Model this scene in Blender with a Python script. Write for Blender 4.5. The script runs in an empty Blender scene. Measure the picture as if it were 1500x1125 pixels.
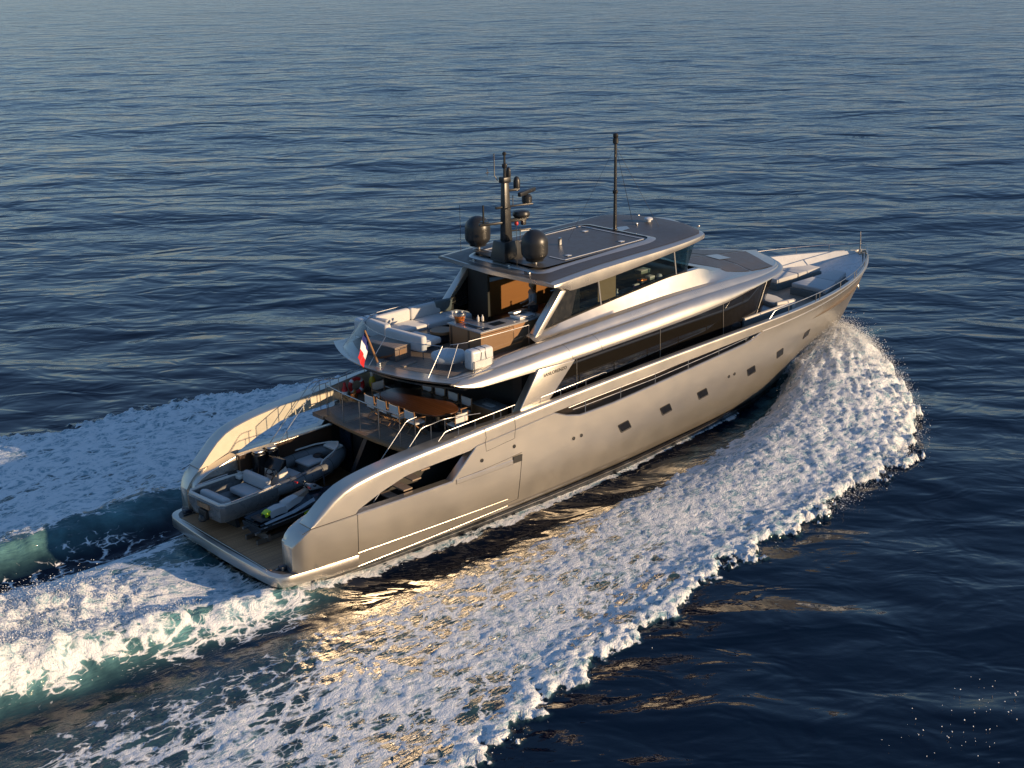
import bpy, bmesh, math, random
import numpy as np
from mathutils import Vector, Matrix
random.seed(7)
rng = np.random.default_rng(11)
S = bpy.context.scene
COL = S.collection

# ------------------------------------------------------------------ camera
# boat frame: x forward, y to port, z up, metres; z = 0 is the calm sea level
cd = bpy.data.cameras.new('camera'); cam = bpy.data.objects.new('camera', cd); COL.objects.link(cam)
cd.sensor_width = 36; cd.lens = 1979.68/1500*36; cd.clip_start = 1; cd.clip_end = 9000
yaw, pitch, roll = math.radians(48.0261), math.radians(18.7971), math.radians(-1.0535)
fw = Vector((math.cos(pitch)*math.cos(yaw), math.cos(pitch)*math.sin(yaw), -math.sin(pitch)))
rt = fw.cross(Vector((0, 0, 1))).normalized(); up = rt.cross(fw)
r2 = math.cos(roll)*rt + math.sin(roll)*up; u2 = -math.sin(roll)*rt + math.cos(roll)*up
cm = Matrix((r2, u2, -fw)).transposed().to_4x4(); cm.translation = (-17.9017, -34.3085, 18.6906)
cam.matrix_world = cm; S.camera = cam

# ------------------------------------------------------------------ light
SUN_EL = math.radians(11.0)
sx, sy = 0.446, -0.895                       # towards the sun, from the starboard beam a little ahead
w = bpy.data.worlds.new('World'); S.world = w; w.use_nodes = True
nt = w.node_tree; nt.nodes.clear()
sky = nt.nodes.new('ShaderNodeTexSky'); sky.sky_type = 'NISHITA'; sky.sun_disc = False
sky.sun_elevation = SUN_EL; sky.sun_rotation = math.atan2(sx, sy)
sky.air_density = 1.0; sky.dust_density = 0.15; sky.ozone_density = 2.2
bg = nt.nodes.new('ShaderNodeBackground'); bg.inputs[1].default_value = 0.115
hz = nt.nodes.new('ShaderNodeMix'); hz.data_type = 'RGBA'; hz.blend_type = 'MIX'; hz.inputs[0].default_value = 0.52; hz.inputs[7].default_value = (.66, 1.42, 3.10, 1)   # thin even evening haze over the sky
wo = nt.nodes.new('ShaderNodeOutputWorld')
nt.links.new(sky.outputs[0], hz.inputs[6]); nt.links.new(hz.outputs[2], bg.inputs[0]); nt.links.new(bg.outputs[0], wo.inputs[0])
sl = bpy.data.lights.new('sun', 'SUN'); sl.energy = 4.9; sl.angle = math.radians(0.5); sl.color = (1.0, 0.72, 0.44)
so = bpy.data.objects.new('sun', sl); COL.objects.link(so)
sd = Vector((sx*math.cos(SUN_EL), sy*math.cos(SUN_EL), math.sin(SUN_EL))).normalized()
so.rotation_euler = (-sd).to_track_quat('-Z', 'Y').to_euler(); so.location = sd*200
S.view_settings.view_transform = 'Standard'; S.view_settings.look = 'None'
S.view_settings.exposure = 0.45; S.view_settings.gamma = 1.0
S.cycles.use_denoising = True; S.cycles.max_bounces = 8; S.cycles.caustics_reflective = False; S.cycles.caustics_refractive = False
S.cycles.sample_clamp_indirect = 6

# ------------------------------------------------------------------ helpers
def pchip(xs, ys):
    xs = np.array(xs, float); ys = np.array(ys, float); h = np.diff(xs); d = np.diff(ys)/h
    m = np.zeros(len(xs)); m[0] = d[0]; m[-1] = d[-1]
    for i in range(1, len(xs)-1):
        if d[i-1]*d[i] > 0:
            w1 = 2*h[i]+h[i-1]; w2 = h[i]+2*h[i-1]; m[i] = (w1+w2)/(w1/d[i-1]+w2/d[i])
    def f(x):
        x = np.clip(x, xs[0], xs[-1]); i = np.clip(np.searchsorted(xs, x)-1, 0, len(h)-1)
        t = (x-xs[i])/h[i]; t2 = t*t; t3 = t2*t
        return ys[i]*(2*t3-3*t2+1)+m[i]*h[i]*(t3-2*t2+t)+ys[i+1]*(3*t2-2*t3)+m[i+1]*h[i]*(t3-t2)
    return f
def sstep(a, b, x):
    t = np.clip((x-a)/(b-a), 0, 1); return t*t*(3-2*t)

def tag(o, label=None, cat=None, group=None, kind=None):
    if label: o['label'] = label
    if cat: o['category'] = cat
    if group: o['group'] = group
    if kind: o['kind'] = kind
    return o
def thing(name, label, cat, loc=(0, 0, 0), rz=0.0, group=None):
    o = bpy.data.objects.new(name, None); COL.objects.link(o); o.empty_display_size = .2
    o.location = loc; o.rotation_euler = (0, 0, rz)
    return tag(o, label, cat, group)
def copy_tree(o, parent=None):
    c = o.copy(); COL.objects.link(c)
    if parent: c.parent = parent
    for ch in list(o.children): copy_tree(ch, c)
    return c

class MB:
    def __init__(s): s.v = []; s.f = []
    def add(s, v, f):
        o = len(s.v); s.v += [tuple(map(float, p)) for p in v]; s.f += [tuple(i+o for i in q) for q in f]; return s
    def box(s, x0, x1, y0, y1, z0, z1):
        return s.add([(x, y, z) for x in (x0, x1) for y in (y0, y1) for z in (z0, z1)],
                     [(0, 1, 3, 2), (4, 6, 7, 5), (0, 4, 5, 1), (2, 3, 7, 6), (0, 2, 6, 4), (1, 5, 7, 3)])
    def obox(s, c, size, rz=0, ry=0, rx=0):
        m = Matrix.Translation(c) @ Matrix.Rotation(rz, 4, 'Z') @ Matrix.Rotation(ry, 4, 'Y') @ Matrix.Rotation(rx, 4, 'X')
        a, b, d = size[0]/2, size[1]/2, size[2]/2
        return s.add([m @ Vector((x, y, z)) for x in (-a, a) for y in (-b, b) for z in (-d, d)],
                     [(0, 1, 3, 2), (4, 6, 7, 5), (0, 4, 5, 1), (2, 3, 7, 6), (0, 2, 6, 4), (1, 5, 7, 3)])
    def grid(s, rows, cu=False, cv=False, cap=False):
        n, m = len(rows), len(rows[0]); v = [p for r in rows for p in r]; f = []
        for i in range(n if cu else n-1):
            for j in range(m if cv else m-1):
                a, b = i, (i+1) % n; c, d = j, (j+1) % m
                f.append((a*m+c, a*m+d, b*m+d, b*m+c))
        if cap: f += [tuple(range(m))[::-1], tuple((n-1)*m+j for j in range(m))]
        return s.add(v, f)
    def tube(s, path, r, n=8, closed=False):
        P = [Vector(p) for p in path]; rows = []; k = len(P)
        rr = r if isinstance(r, (list, tuple)) else [r]*k
        prev = None
        for i, p in enumerate(P):
            a = P[(i-1) % k] if (closed or i > 0) else p; b = P[(i+1) % k] if (closed or i < k-1) else p
            t = (b-a).normalized()
            if prev is None:
                q = Vector((0, 0, 1)) if abs(t.z) < .9 else Vector((1, 0, 0))
                e = t.cross(q).normalized()
            else:
                e = (prev - t*prev.dot(t)).normalized()
            prev = e; g = t.cross(e)
            rows.append([p+rr[i]*(math.cos(2*math.pi*j/n)*e+math.sin(2*math.pi*j/n)*g) for j in range(n)])
        return s.grid(rows, cu=closed, cv=True, cap=not closed)
    def lathe(s, prof, c=(0, 0, 0), n=24, M=None):
        rows = []
        for r, z in prof:
            row = [Vector((r*math.cos(2*math.pi*j/n), r*math.sin(2*math.pi*j/n), z)) for j in range(n)]
            if M: row = [M @ p for p in row]
            rows.append([p+Vector(c) for p in row])
        return s.grid(rows, cv=True, cap=True)
    def prism(s, poly, ax, a, b):
        def P(u, v, t): return {'x': (t, u, v), 'y': (u, t, v), 'z': (u, v, t)}[ax]
        n = len(poly)
        return s.add([P(u, v, a) for u, v in poly]+[P(u, v, b) for u, v in poly],
                     [tuple(range(n))[::-1], tuple(range(n, 2*n))]+[(i, (i+1) % n, n+(i+1) % n, n+i) for i in range(n)])
    def build(s, name, mat, parent=None, smooth=True, ang=35, bevel=0, seg=2, subd=0, recalc=True, mirror=False):
        me = bpy.data.meshes.new(name)
        v, f = s.v, s.f
        if mirror:
            k = len(v); v = v+[(x, -y, z) for x, y, z in v]; f = f+[tuple(i+k for i in q)[::-1] for q in f]
        me.from_pydata(v, [], f)
        bm = bmesh.new(); bm.from_mesh(me)
        bmesh.ops.remove_doubles(bm, verts=bm.verts, dist=1e-5)
        if recalc: bmesh.ops.recalc_face_normals(bm, faces=bm.faces)
        if bevel:
            ed = [e for e in bm.edges if len(e.link_faces) == 2 and e.calc_face_angle(0) > math.radians(30)]
            bmesh.ops.bevel(bm, geom=ed, offset=bevel, offset_type='OFFSET', segments=seg, profile=.5, affect='EDGES', clamp_overlap=True)
        bm.to_mesh(me); bm.free()
        if smooth:
            me.polygons.foreach_set('use_smooth', [True]*len(me.polygons)); me.set_sharp_from_angle(angle=math.radians(ang))
        o = bpy.data.objects.new(name, me); COL.objects.link(o)
        if mat: me.materials.append(mat)
        if parent: o.parent = parent
        if subd:
            md = o.modifiers.new('subdivision', 'SUBSURF'); md.levels = md.render_levels = subd
        return o

# ------------------------------------------------------------------ materials
def mat(name, base, rough=.5, metal=0, **kw):
    m = bpy.data.materials.new(name); m.use_nodes = True; b = m.node_tree.nodes['Principled BSDF']
    b.inputs['Base Color'].default_value = (*base, 1); b.inputs['Roughness'].default_value = rough; b.inputs['Metallic'].default_value = metal
    for k, v in kw.items(): b.inputs[k.replace('_', ' ')].default_value = v
    return m
class G:
    """small node-graph helper"""
    def __init__(s, m): s.t = m.node_tree; s.b = s.t.nodes.get('Principled BSDF')
    def n(s, kind, **kw):
        o = s.t.nodes.new(kind)
        for k, v in kw.items():
            if k.startswith('i_'):
                key = k[2:]; key = int(key) if key.isdigit() else key.replace('_', ' ')
                if hasattr(v, 'is_output'): s.t.links.new(v, o.inputs[key])
                else: o.inputs[key].default_value = v
            else: setattr(o, k, v)
        return o
    def math(s, op, a, b=0.0, clamp=False): return s.n('ShaderNodeMath', operation=op, use_clamp=clamp, i_0=a, i_1=b).outputs[0]
    def pos(s): return s.n('ShaderNodeNewGeometry').outputs['Position']
    def obj(s): return s.n('ShaderNodeTexCoord').outputs['Object']
    def mapping(s, v, scale=(1, 1, 1), rot=(0, 0, 0), loc=(0, 0, 0)): return s.n('ShaderNodeMapping', i_Vector=v, i_Scale=scale, i_Rotation=rot, i_Location=loc).outputs[0]
    def noise(s, v, scale, detail=3, rough=.5, dist=0): return s.n('ShaderNodeTexNoise', i_Vector=v, i_Scale=scale, i_Detail=detail, i_Roughness=rough, i_Distortion=dist).outputs[0]
    def ramp(s, x, a, b, c0=0.0, c1=1.0):
        return s.n('ShaderNodeMapRange', interpolation_type='SMOOTHSTEP', i_Value=x, i_1=a, i_2=b, i_3=c0, i_4=c1).outputs[0]
    def mixc(s, f, a, b):
        o = s.n('ShaderNodeMix', data_type='RGBA'); ins = [i for i in o.inputs]
        for sock, v in ((o.inputs[0], f), (o.inputs[6], a), (o.inputs[7], b)):
            if hasattr(v, 'is_output'): s.t.links.new(v, sock)
            else: sock.default_value = v if not isinstance(v, tuple) or len(v) == 4 else (*v, 1)
        return o.outputs[2]
    def link(s, a, b): s.t.links.new(a, b)
    def bump(s, h, strength=.3, dist=.02, normal=None):
        o = s.n('ShaderNodeBump', i_Height=h, i_Strength=strength, i_Distance=dist)
        if normal: s.link(normal, o.inputs['Normal'])
        return o.outputs[0]

def metal_paint(name, base, rough=.34, metal=.75, wav=.0):
    m = mat(name, base, rough, metal, Coat_Weight=.15, Coat_Roughness=.2); g = G(m); p = g.pos()
    n1 = g.noise(p, 1.1, 4, .55); g.link(g.ramp(n1, .25, .75, rough-.02, rough+.03), g.b.inputs['Roughness'])
    n2 = g.noise(g.mapping(p, (.5, .5, 1.6)), 2.0, 5, .6)
    g.link(g.mixc(g.ramp(n2, .3, .8), (*[c*.97 for c in base], 1), (*[c*1.02 for c in base], 1)), g.b.inputs['Base Color'])
    if wav:
        h = g.noise(g.mapping(p, (.6, .6, .9)), 1.0, 1, .4)
        g.link(g.bump(h, wav, .09), g.b.inputs['Normal'])
    return m
def wood(name, dark, light, plank=.065, ax='x', rough=.5, seam=True):
    m = mat(name, light, rough); g = G(m); p = g.obj()
    sc = {'x': (.6, 8, 8), 'y': (8, .6, 8), 'z': (8, 8, .6)}[ax]
    n = g.noise(g.mapping(p, sc), 2.2, 5, .62); n2 = g.noise(p, .8, 3)
    c = g.mixc(g.math('MULTIPLY', g.math('ADD', n, n2), .5), dark, light)
    if seam:
        sp = g.n('ShaderNodeSeparateXYZ', i_0=p); a = sp.outputs[{'x': 1, 'y': 0, 'z': 0}[ax]]
        fr = g.math('FRACT', g.math('DIVIDE', a, plank)); s2 = g.math('LESS_THAN', g.math('ABSOLUTE', g.math('SUBTRACT', fr, .5)), .44)
        idx = g.math('FLOOR', g.math('DIVIDE', a, plank)); rnd = g.n('ShaderNodeTexWhiteNoise', noise_dimensions='1D', i_W=idx).outputs[0]
        c = g.mixc(g.math('MULTIPLY', rnd, .45), c, (*[x*.55 for x in dark], 1))
        c = g.mixc(s2, (*[x*.25 for x in dark], 1), c)
    g.link(c, g.b.inputs['Base Color']); g.link(g.bump(n, .15, .004), g.b.inputs['Normal'])
    return m
def fabric(name, base, rough=.85):
    m = mat(name, base, rough, Sheen_Weight=.2); g = G(m); p = g.obj()
    n = g.noise(p, 3.5, 4, .6); f = g.noise(p, 160, 2)
    g.link(g.mixc(n, (*[c*.9 for c in base], 1), (*[min(1, c*1.06) for c in base], 1)), g.b.inputs['Base Color'])
    g.link(g.bump(f, .3, .003, g.bump(n, .25, .03)), g.b.inputs['Normal'])
    return m
def speck(name, base, rough, metal=0, amt=.12, sc=4, **kw):
    m = mat(name, base, rough, metal, **kw); g = G(m); n = g.noise(g.obj(), sc, 5, .6)
    g.link(g.mixc(n, (*[c*(1-amt) for c in base], 1), (*[min(1, c*(1+amt)) for c in base], 1)), g.b.inputs['Base Color'])
    g.link(g.ramp(n, .2, .8, max(.02, rough-.06), rough+.06), g.b.inputs['Roughness'])
    return m
M = {}
M['hull'] = metal_paint('champagne_silver_paint', (.61, .56, .48), .31, .85, .20)
M['silver'] = metal_paint('satin_silver_paint', (.60, .555, .49), .29, .84)
M['deckgrey'] = speck('dark_grey_roof_coating', (.085, .075, .066), .42)
M['black'] = speck('black_gloss_paint', (.008, .008, .009), .22)
M['mblack'] = speck('matt_black_paint', (.018, .018, .018), .38)
M['boot'] = speck('black_antifouling', (.012, .012, .014), .3)
M['steel'] = speck('polished_steel', (.40, .40, .40), .34, 1.0)
M['inner'] = speck('sunlit_inner_cream', (.60, .53, .41), .4)  # hull paint lightened to cream, so the colour carries sunlight on inner bulwark faces
M['rubber'] = speck('black_rubber', (.015, .015, .015), .6)
M['teak'] = wood('teak_deck', (.26, .145, .075), (.50, .31, .18), .075, 'x')
M['teakgrey'] = wood('weathered_teak', (.23, .17, .125), (.40, .30, .22), .075, 'x')
M['teakwall'] = wood('teak_panel', (.20, .09, .04), (.36, .18, .085), .11, 'x')
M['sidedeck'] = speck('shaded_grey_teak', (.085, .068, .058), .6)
M['walnut'] = wood('varnished_walnut', (.075, .028, .012), (.16, .065, .026), .14, 'y', .34)
M['oak'] = wood('warm_oak', (.22, .11, .045), (.34, .19, .09), .2, 'x', .4, False)
M['orangewood'] = wood('orange_cherry_wood', (.24, .085, .02), (.36, .15, .04), .35, 'x', .35, False)
M['white'] = fabric('white_cushion', (.56, .555, .54))
M['lgrey'] = fabric('light_grey_cushion', (.44, .44, .43))
M['cream'] = fabric('cream_cushion', (.66, .62, .55))
M['dgrey'] = fabric('grey_green_cushion', (.11, .13, .13))
M['canvas'] = fabric('white_canvas', (.66, .64, .60))
M['gelcoat'] = speck('white_gelcoat', (.60, .60, .59), .28)
M['stone'] = speck('grey_stone_top', (.24, .24, .24), .3, 0, .2, 9)
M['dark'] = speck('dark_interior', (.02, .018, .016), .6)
M['navy'] = speck('dark_blue_panel', (.012, .022, .038), .3)
M['red'] = speck('red_plastic', (.5, .02, .02), .5)
M['yellow'] = speck('yellow_plastic', (.6, .42, .02), .5)
M['orange'] = speck('copper_orange', (.72, .22, .05), .25, .6)
M['lime'] = speck('lime_panel', (.45, .62, .02), .4)
M['hypalon'] = speck('grey_boat_tube', (.15, .155, .155), .5)
M['boatgrey'] = speck('grey_boat_gelcoat', (.15, .155, .155), .28)
M['jet'] = speck('black_blue_gelcoat', (.012, .02, .03), .2)
M['jetgrey'] = speck('silver_jet_panel', (.30, .32, .33), .3, .4)
M['skin'] = speck('skin', (.42, .25, .17), .55)
M['hair'] = speck('blond_hair', (.42, .31, .18), .6)
M['shirt'] = fabric('grey_shirt', (.26, .27, .29)); M['trousers'] = fabric('dark_trousers', (.02, .02, .025))
M['flagblue'] = fabric('blue_cloth', (.01, .02, .16)); M['flagwhite'] = fabric('white_cloth', (.8, .8, .8)); M['flagred'] = fabric('red_cloth', (.6, .015, .02))
M['letter'] = speck('dark_lettering', (.02, .02, .02), .4)
M['greenbox'] = speck('grey_green_box', (.19, .21, .16), .5)
M['rope'] = fabric('grey_rope', (.09, .09, .10))
m = mat('dark_window_glass', (.010, .009, .008), .03, 0, IOR=1.9); M['dglass'] = m
m = mat('clear_glass', (.85, .93, .95), .02, 0, IOR=1.12, Transmission_Weight=1.0); M['glass'] = m
def thin_glass(name, tint, refl=1.0):
    m = bpy.data.materials.new(name); m.use_nodes = True; t = m.node_tree; t.nodes.clear()
    o = t.nodes.new('ShaderNodeOutputMaterial'); tr = t.nodes.new('ShaderNodeBsdfTransparent'); tr.inputs[0].default_value = (*tint, 1)
    gl = t.nodes.new('ShaderNodeBsdfGlossy'); gl.inputs['Roughness'].default_value = .02
    fr = t.nodes.new('ShaderNodeLayerWeight'); fr.inputs[0].default_value = .5
    pw = t.nodes.new('ShaderNodeMath'); pw.operation = 'POWER'; pw.inputs[1].default_value = 4.5; t.links.new(fr.outputs['Facing'], pw.inputs[0])
    ml = t.nodes.new('ShaderNodeMath'); ml.operation = 'MULTIPLY_ADD'; ml.inputs[1].default_value = .8; ml.inputs[2].default_value = .035*refl; t.links.new(pw.outputs[0], ml.inputs[0])
    mx = t.nodes.new('ShaderNodeMixShader')
    t.links.new(ml.outputs[0], mx.inputs[0]); t.links.new(tr.outputs[0], mx.inputs[1]); t.links.new(gl.outputs[0], mx.inputs[2]); t.links.new(mx.outputs[0], o.inputs[0])
    return m
M['pane'] = thin_glass('clear_pane', (.86, .90, .92)); M['tint'] = thin_glass('tinted_pane', (.60, .67, .66)); M['teal'] = thin_glass('teal_windscreen', (.30, .45, .48))
# ------------------------------------------------------------------ sea and wake
PERM = rng.permutation(256); PERM = np.concatenate([PERM, PERM]); GA = rng.uniform(0, 2*np.pi, 256); GX, GY = np.cos(GA), np.sin(GA)
def pn(x, y):
    xi = np.floor(x).astype(int); yi = np.floor(y).astype(int); xf = x-xi; yf = y-yi; xi &= 255; yi &= 255
    u = xf*xf*xf*(xf*(xf*6-15)+10); v = yf*yf*yf*(yf*(yf*6-15)+10)
    def g(a, b, dx, dy): h = PERM[PERM[a & 255]+(b & 255)]; return GX[h]*dx+GY[h]*dy
    n0 = g(xi, yi, xf, yf)*(1-u)+g(xi+1, yi, xf-1, yf)*u
    n1 = g(xi, yi+1, xf, yf-1)*(1-u)+g(xi+1, yi+1, xf-1, yf-1)*u
    return (n0*(1-v)+n1*v)*1.5
def fbm(x, y, o=4, lac=2.03, gain=.5):
    s = 0; a = 1; t = 0
    for i in range(o): s = s+a*pn(x+17.3*i, y-9.1*i); t += a; a *= gain; x = x*lac; y = y*lac
    return s/t
def ridged(x, y, o=4):
    s = 0; a = 1; t = 0
    for i in range(o): s = s+a*(1-np.abs(pn(x+31.7*i, y+5.3*i))*1.6); t += a; a *= .5; x = x*2.07; y = y*2.07
    return s/t
def axis(lo, hi, fine, nlo, nhi, far):
    c = np.arange(lo, hi, fine); out = [c]
    def grow(n):
        st = fine; d = 0; r = []
        while st < 1.0: st *= 1.045; d += st; r.append(d)
        for _ in range(n): d += 1.0; r.append(d)
        while d < 420 and n > 50: st *= 1.02; d += st; r.append(d)
        while d < far: st *= 1.14; d += st; r.append(d)
        return np.array(r)
    return np.concatenate([lo-grow(nlo)[::-1], c, c[-1]+grow(nhi)])
AX = axis(-15.5, 36.5, .085, 10, 80, 5000); AY = axis(-17.5, 17.5, .085, 10, 90, 5000)
XX, YY = np.meshgrid(AX, AY, indexing='ij')
hwl = pchip([0, 3, 5.5, 8.2, 11.3, 14.8, 18.9, 22.8, 24, 26.6, 28.9, 31, 32.4, 33], [3.2, 3.25, 3.33, 3.42, 3.45, 3.37, 3.03, 2.5, 2.27, 1.6, 1.1, .5, 0.05, 0])
def interp(xs, ys): return lambda x: np.interp(x, xs, ys)
outer_s = pchip([-30, -8, -.4, 5.8, 14.3, 20, 22.9, 26, 28.6, 31, 32.6, 33.4, 33.8], [22, 15.6, 13.5, 12.1, 10.9, 10.6, 10.2, 8.6, 6.7, 4.2, 2.3, .8, .05])
inner_s = pchip([-30, -12, -8, 0, 4.7, 10.2, 16.6, 21, 23.5, 25.5, 27, 33.8], [4.5, 4.4, 4.4, 5.2, 5.05, 5.0, 4.75, 4.0, 3.2, 2.2, 1.4, 0])
outer_p = pchip([-30, -10, .3, 3.5, 8.6, 13, 18, 22.9, 26, 28.6, 31, 32.6, 33.8], [19, 16.3, 15.6, 15, 14.4, 12.6, 11.6, 10.2, 8.6, 6.7, 4.2, 2.3, .05])
inner_p = pchip([-30, -5, 0, 2.6, 5, 9, 13, 20, 33.8], [5.0, 4.9, 4.9, 5.2, 4.6, 4.0, 3.6, 3.3, 0])
def strk_(x, y):
    a_ = np.arctan2(y, 33.4-x); r_ = np.hypot(33.4-x, y); return pn(a_*34+9, r_*.8)*.6+pn(a_*70, r_*1.5)*.4
def wake(x, y):
    """foam density, aeration (turquoise), height; plan-view fields in the boat frame"""
    stb = y < 0; yy = np.abs(y); hw = hwl(x)
    n_lo = fbm(x*.35, y*.35, 3); n_md = fbm(x*1.1+5, y*1.1, 4); n_hi = fbm(x*3.1, y*3.1+9, 3)
    fing = fbm(x*.9+40, y*.9, 4)
    o = np.where(stb, outer_s(x), outer_p(x))+fing*1.1*sstep(34, 30, x)+n_hi*.45+.28*fbm(x*6.3, y*6.3, 3)
    i = np.where(stb, inner_s(x), inner_p(x))+n_md*.5
    inx = sstep(33.9, 33.2, x)
    wd = np.maximum(o-i, .05); t = (yy-i)/wd
    fld = sstep(-.02, .13, t)*sstep(1.025, .955, t)*inx
    # density thins towards the stern on starboard, with gaps near the inner edge
    thin = np.where(stb, np.interp(x, [-12, 0, 8, 16, 24], [.58, .60, .68, .80, .98]), .74)
    inner_gap = np.where(stb, (1-sstep(.05, .42, t))*np.interp(x, [-12, 2, 10, 18], [.24, .22, .16, 0.0]), (1-sstep(0, .25, t))*.25)
    d = fld*(thin-inner_gap+n_lo*.22)
    d = np.maximum(d, fld*sstep(.84, .93, t)*.90)
    # thin line of foam along the hull side
    ln = np.interp(x, [0, 4, 9, 14, 20, 23], [.5, .5, .34, .24, .16, .06]); e = yy-hw
    d = np.maximum(d, np.where((x > .8) & (x < 23), sstep(ln+.12, ln*.4, e+n_md*.25)*sstep(-.3, 0, e)*.72, 0))
    # propeller wash behind the stern
    lo = np.interp(x, [-30, -8, 1.2], [1.2, 2.5, 3.3]); hi = np.interp(x, [-30, -6, .5, 1.5], [4.5, 3.2, 2.9, 2.6])
    ws = sstep(-lo-.9, -lo+.5, y+n_md*.7)*sstep(hi+.7, hi-.4, y+n_md*.7)*sstep(1.6, .4, x)
    wl = np.interp(x, [-12, -5, -1.5, .6], [.97, .92, .84, .74])+n_lo*.30
    core = 1-.55*np.exp(-((y-1.6)/.8)**2)*sstep(-5, 0, x)
    d = np.maximum(d, ws*wl*core)
    rdg = np.exp(-((y+lo+.25)/.75)**2)*sstep(3.0, .5, x); d = np.maximum(d, rdg*(.62+.3*n_lo+.3*n_md)); aer = ws*.75+rdg*.9
    aer = np.maximum(aer, np.where(stb, 0, sstep(1.2, 0, np.abs(yy-i-.5))*.8*sstep(8, 0, x)))
    aer = np.maximum(aer, fld*.30*sstep(26, 10, x)); aer = np.maximum(aer, np.where(stb, .8*np.exp(-((yy-i-.1)/.5)**2)*sstep(14, 21, x), 0))
    d = np.maximum(d, (.40+.3*n_lo+.25*n_md)*np.exp(-((y+lo+1.0)/.9)**2)*sstep(3.0, .5, x)*.95)
    d = np.maximum(d, (.44+.35*n_lo+.3*n_md)*np.exp(-((y-4.1)/1.1)**2)*sstep(2.2, .2, x))
    # heights
    h = fld*sstep(1.0, .96, t)*(.05+.035*n_md+.03*n_hi+.03*fbm(x*7, y*7, 2)+.06*n_lo)
    crest = sstep(.70, .91, t)*sstep(.998, .955, t)*inx
    h = h+crest*(.11+.07*n_md+.05*n_hi+.05*fbm(x*7+1, y*7, 2))*np.interp(x, [-12, 5, 20, 30], [.5, .9, 1.4, 1.0])
    # bow wave: a sheet thrown off the stem that arches out and falls
    tb = (yy-hw)/np.maximum(o-hw, .1); env = pchip([8, 15, 19, 22, 24.5, 27, 29.5, 31.5, 33.0, 33.8], [0, .12, .36, .68, 1.02, 1.38, 1.55, 1.42, .85, 0])(x)
    arch = np.clip(np.where(tb < .32, .74+.26*np.sin(np.clip(tb, 0, .32)/.32*np.pi/2), np.cos(np.clip((tb-.32)/.68, 0, 1)*np.pi/2)**.75), 0, 1)
    near = np.where(x < 26.5, sstep(-.03, .20+.02*(26.5-x), t), 1.0)
    sheet = env*arch*near*(tb < 1)*(tb > -.6)
    ang_ = np.arctan2(y, 33.4-x); rad = np.hypot(33.4-x, y); strk = pn(ang_*22+5, rad*.55)+.6*pn(ang_*47, rad*.9+3)
    h = h+sheet*(1+.05*strk*sstep(23, 26, x)+.05*n_md+(.03*n_hi+.055*fbm(x*7+3, y*7, 2)+.05*n_md)*sstep(.38, .7, tb)+.03*fbm(x*9, y*9, 2))
    smooth_sheet = sstep(24, 26.5, x)*sstep(.75, .45, tb)
    d = np.where(sheet > .25, np.maximum(d, sstep(.2, .5, sheet)*((.97-(.34+.5*strk_(x, y))*smooth_sheet))), d)
    # trough beside the hull, and the stern ridge
    h = h-np.exp(-((yy-(hw+i)/2)/1.2)**2)*.18*sstep(22, 14, x)*sstep(-14, 0, x)*(x < 24)
    h = h+np.exp(-((y+lo-.1)/.8)**2)*np.interp(x, [-30, -10, -3, 2.2, 4], [.3, .95, .70, .30, 0])*(1+.35*n_md+.15*n_hi)
    h = h+ws*np.interp(x, [-30, -9, -4.5, -1.5, .5], [.5, 1.25, .85, .25, -.25])*np.exp(-((y+.2)/2.0)**2)*(1+.5*n_md+.35*n_hi)
    h = h-.34*np.exp(-((y-np.interp(x, [-12, 0, 3], [4.0, 3.8, 4.2]))/.7)**2)*sstep(4.5, 1, x)*sstep(-20, -5, x)
    h = h+np.where(stb, 0, np.exp(-((yy-i-.9)/.9)**2)*.4*sstep(6, 0, x))
    return np.clip(d, 0, 1), np.clip(aer, 0, 1), h
fine = (XX > -32) & (XX < 36.5) & (YY > -24) & (YY < 22)
D = np.zeros_like(XX); AER = np.zeros_like(XX); H = np.zeros_like(XX)
d_, a_, h_ = wake(XX[fine], YY[fine]); D[fine] = d_; AER[fine] = a_; H[fine] = h_
# open-sea waves, crests lying across the line of sight
ca, sa = math.cos(yaw), math.sin(yaw); U = XX*ca+YY*sa; V = -XX*sa+YY*ca
gapx = np.gradient(AX)[:, None]; gapy = np.gradient(AY)[None, :]; gap = np.maximum(gapx, gapy)
calm = 1-.65*np.clip(D+.3*(np.abs(YY) < 3.5)*(XX > 0)*(XX < 33), 0, 1)
wv = .13*pn(U*.085, V*.045)*sstep(8, 2.5, gap)+.15*pn(U*.19+7, V*.10+3)*sstep(3, 1.2, gap)+.06*fbm(U*.42+2, V*.22+8, 2)*sstep(1.6, .6, gap)
H = H+wv*calm
hull_zone = (XX > 1.0) & (XX < 33) & (np.abs(YY) < hwl(XX)-.35)
H = np.where(hull_zone, np.minimum(H, -.35), H)
nx, ny = XX.shape
co = np.stack([XX, YY, H], -1).reshape(-1, 3).astype(np.float32)
ii = np.arange(nx*ny).reshape(nx, ny)
Q = np.stack([ii[:-1, :-1], ii[1:, :-1], ii[1:, 1:], ii[:-1, 1:]], -1).reshape(-1, 4)
Df = D.reshape(-1)[Q].mean(1)

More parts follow.
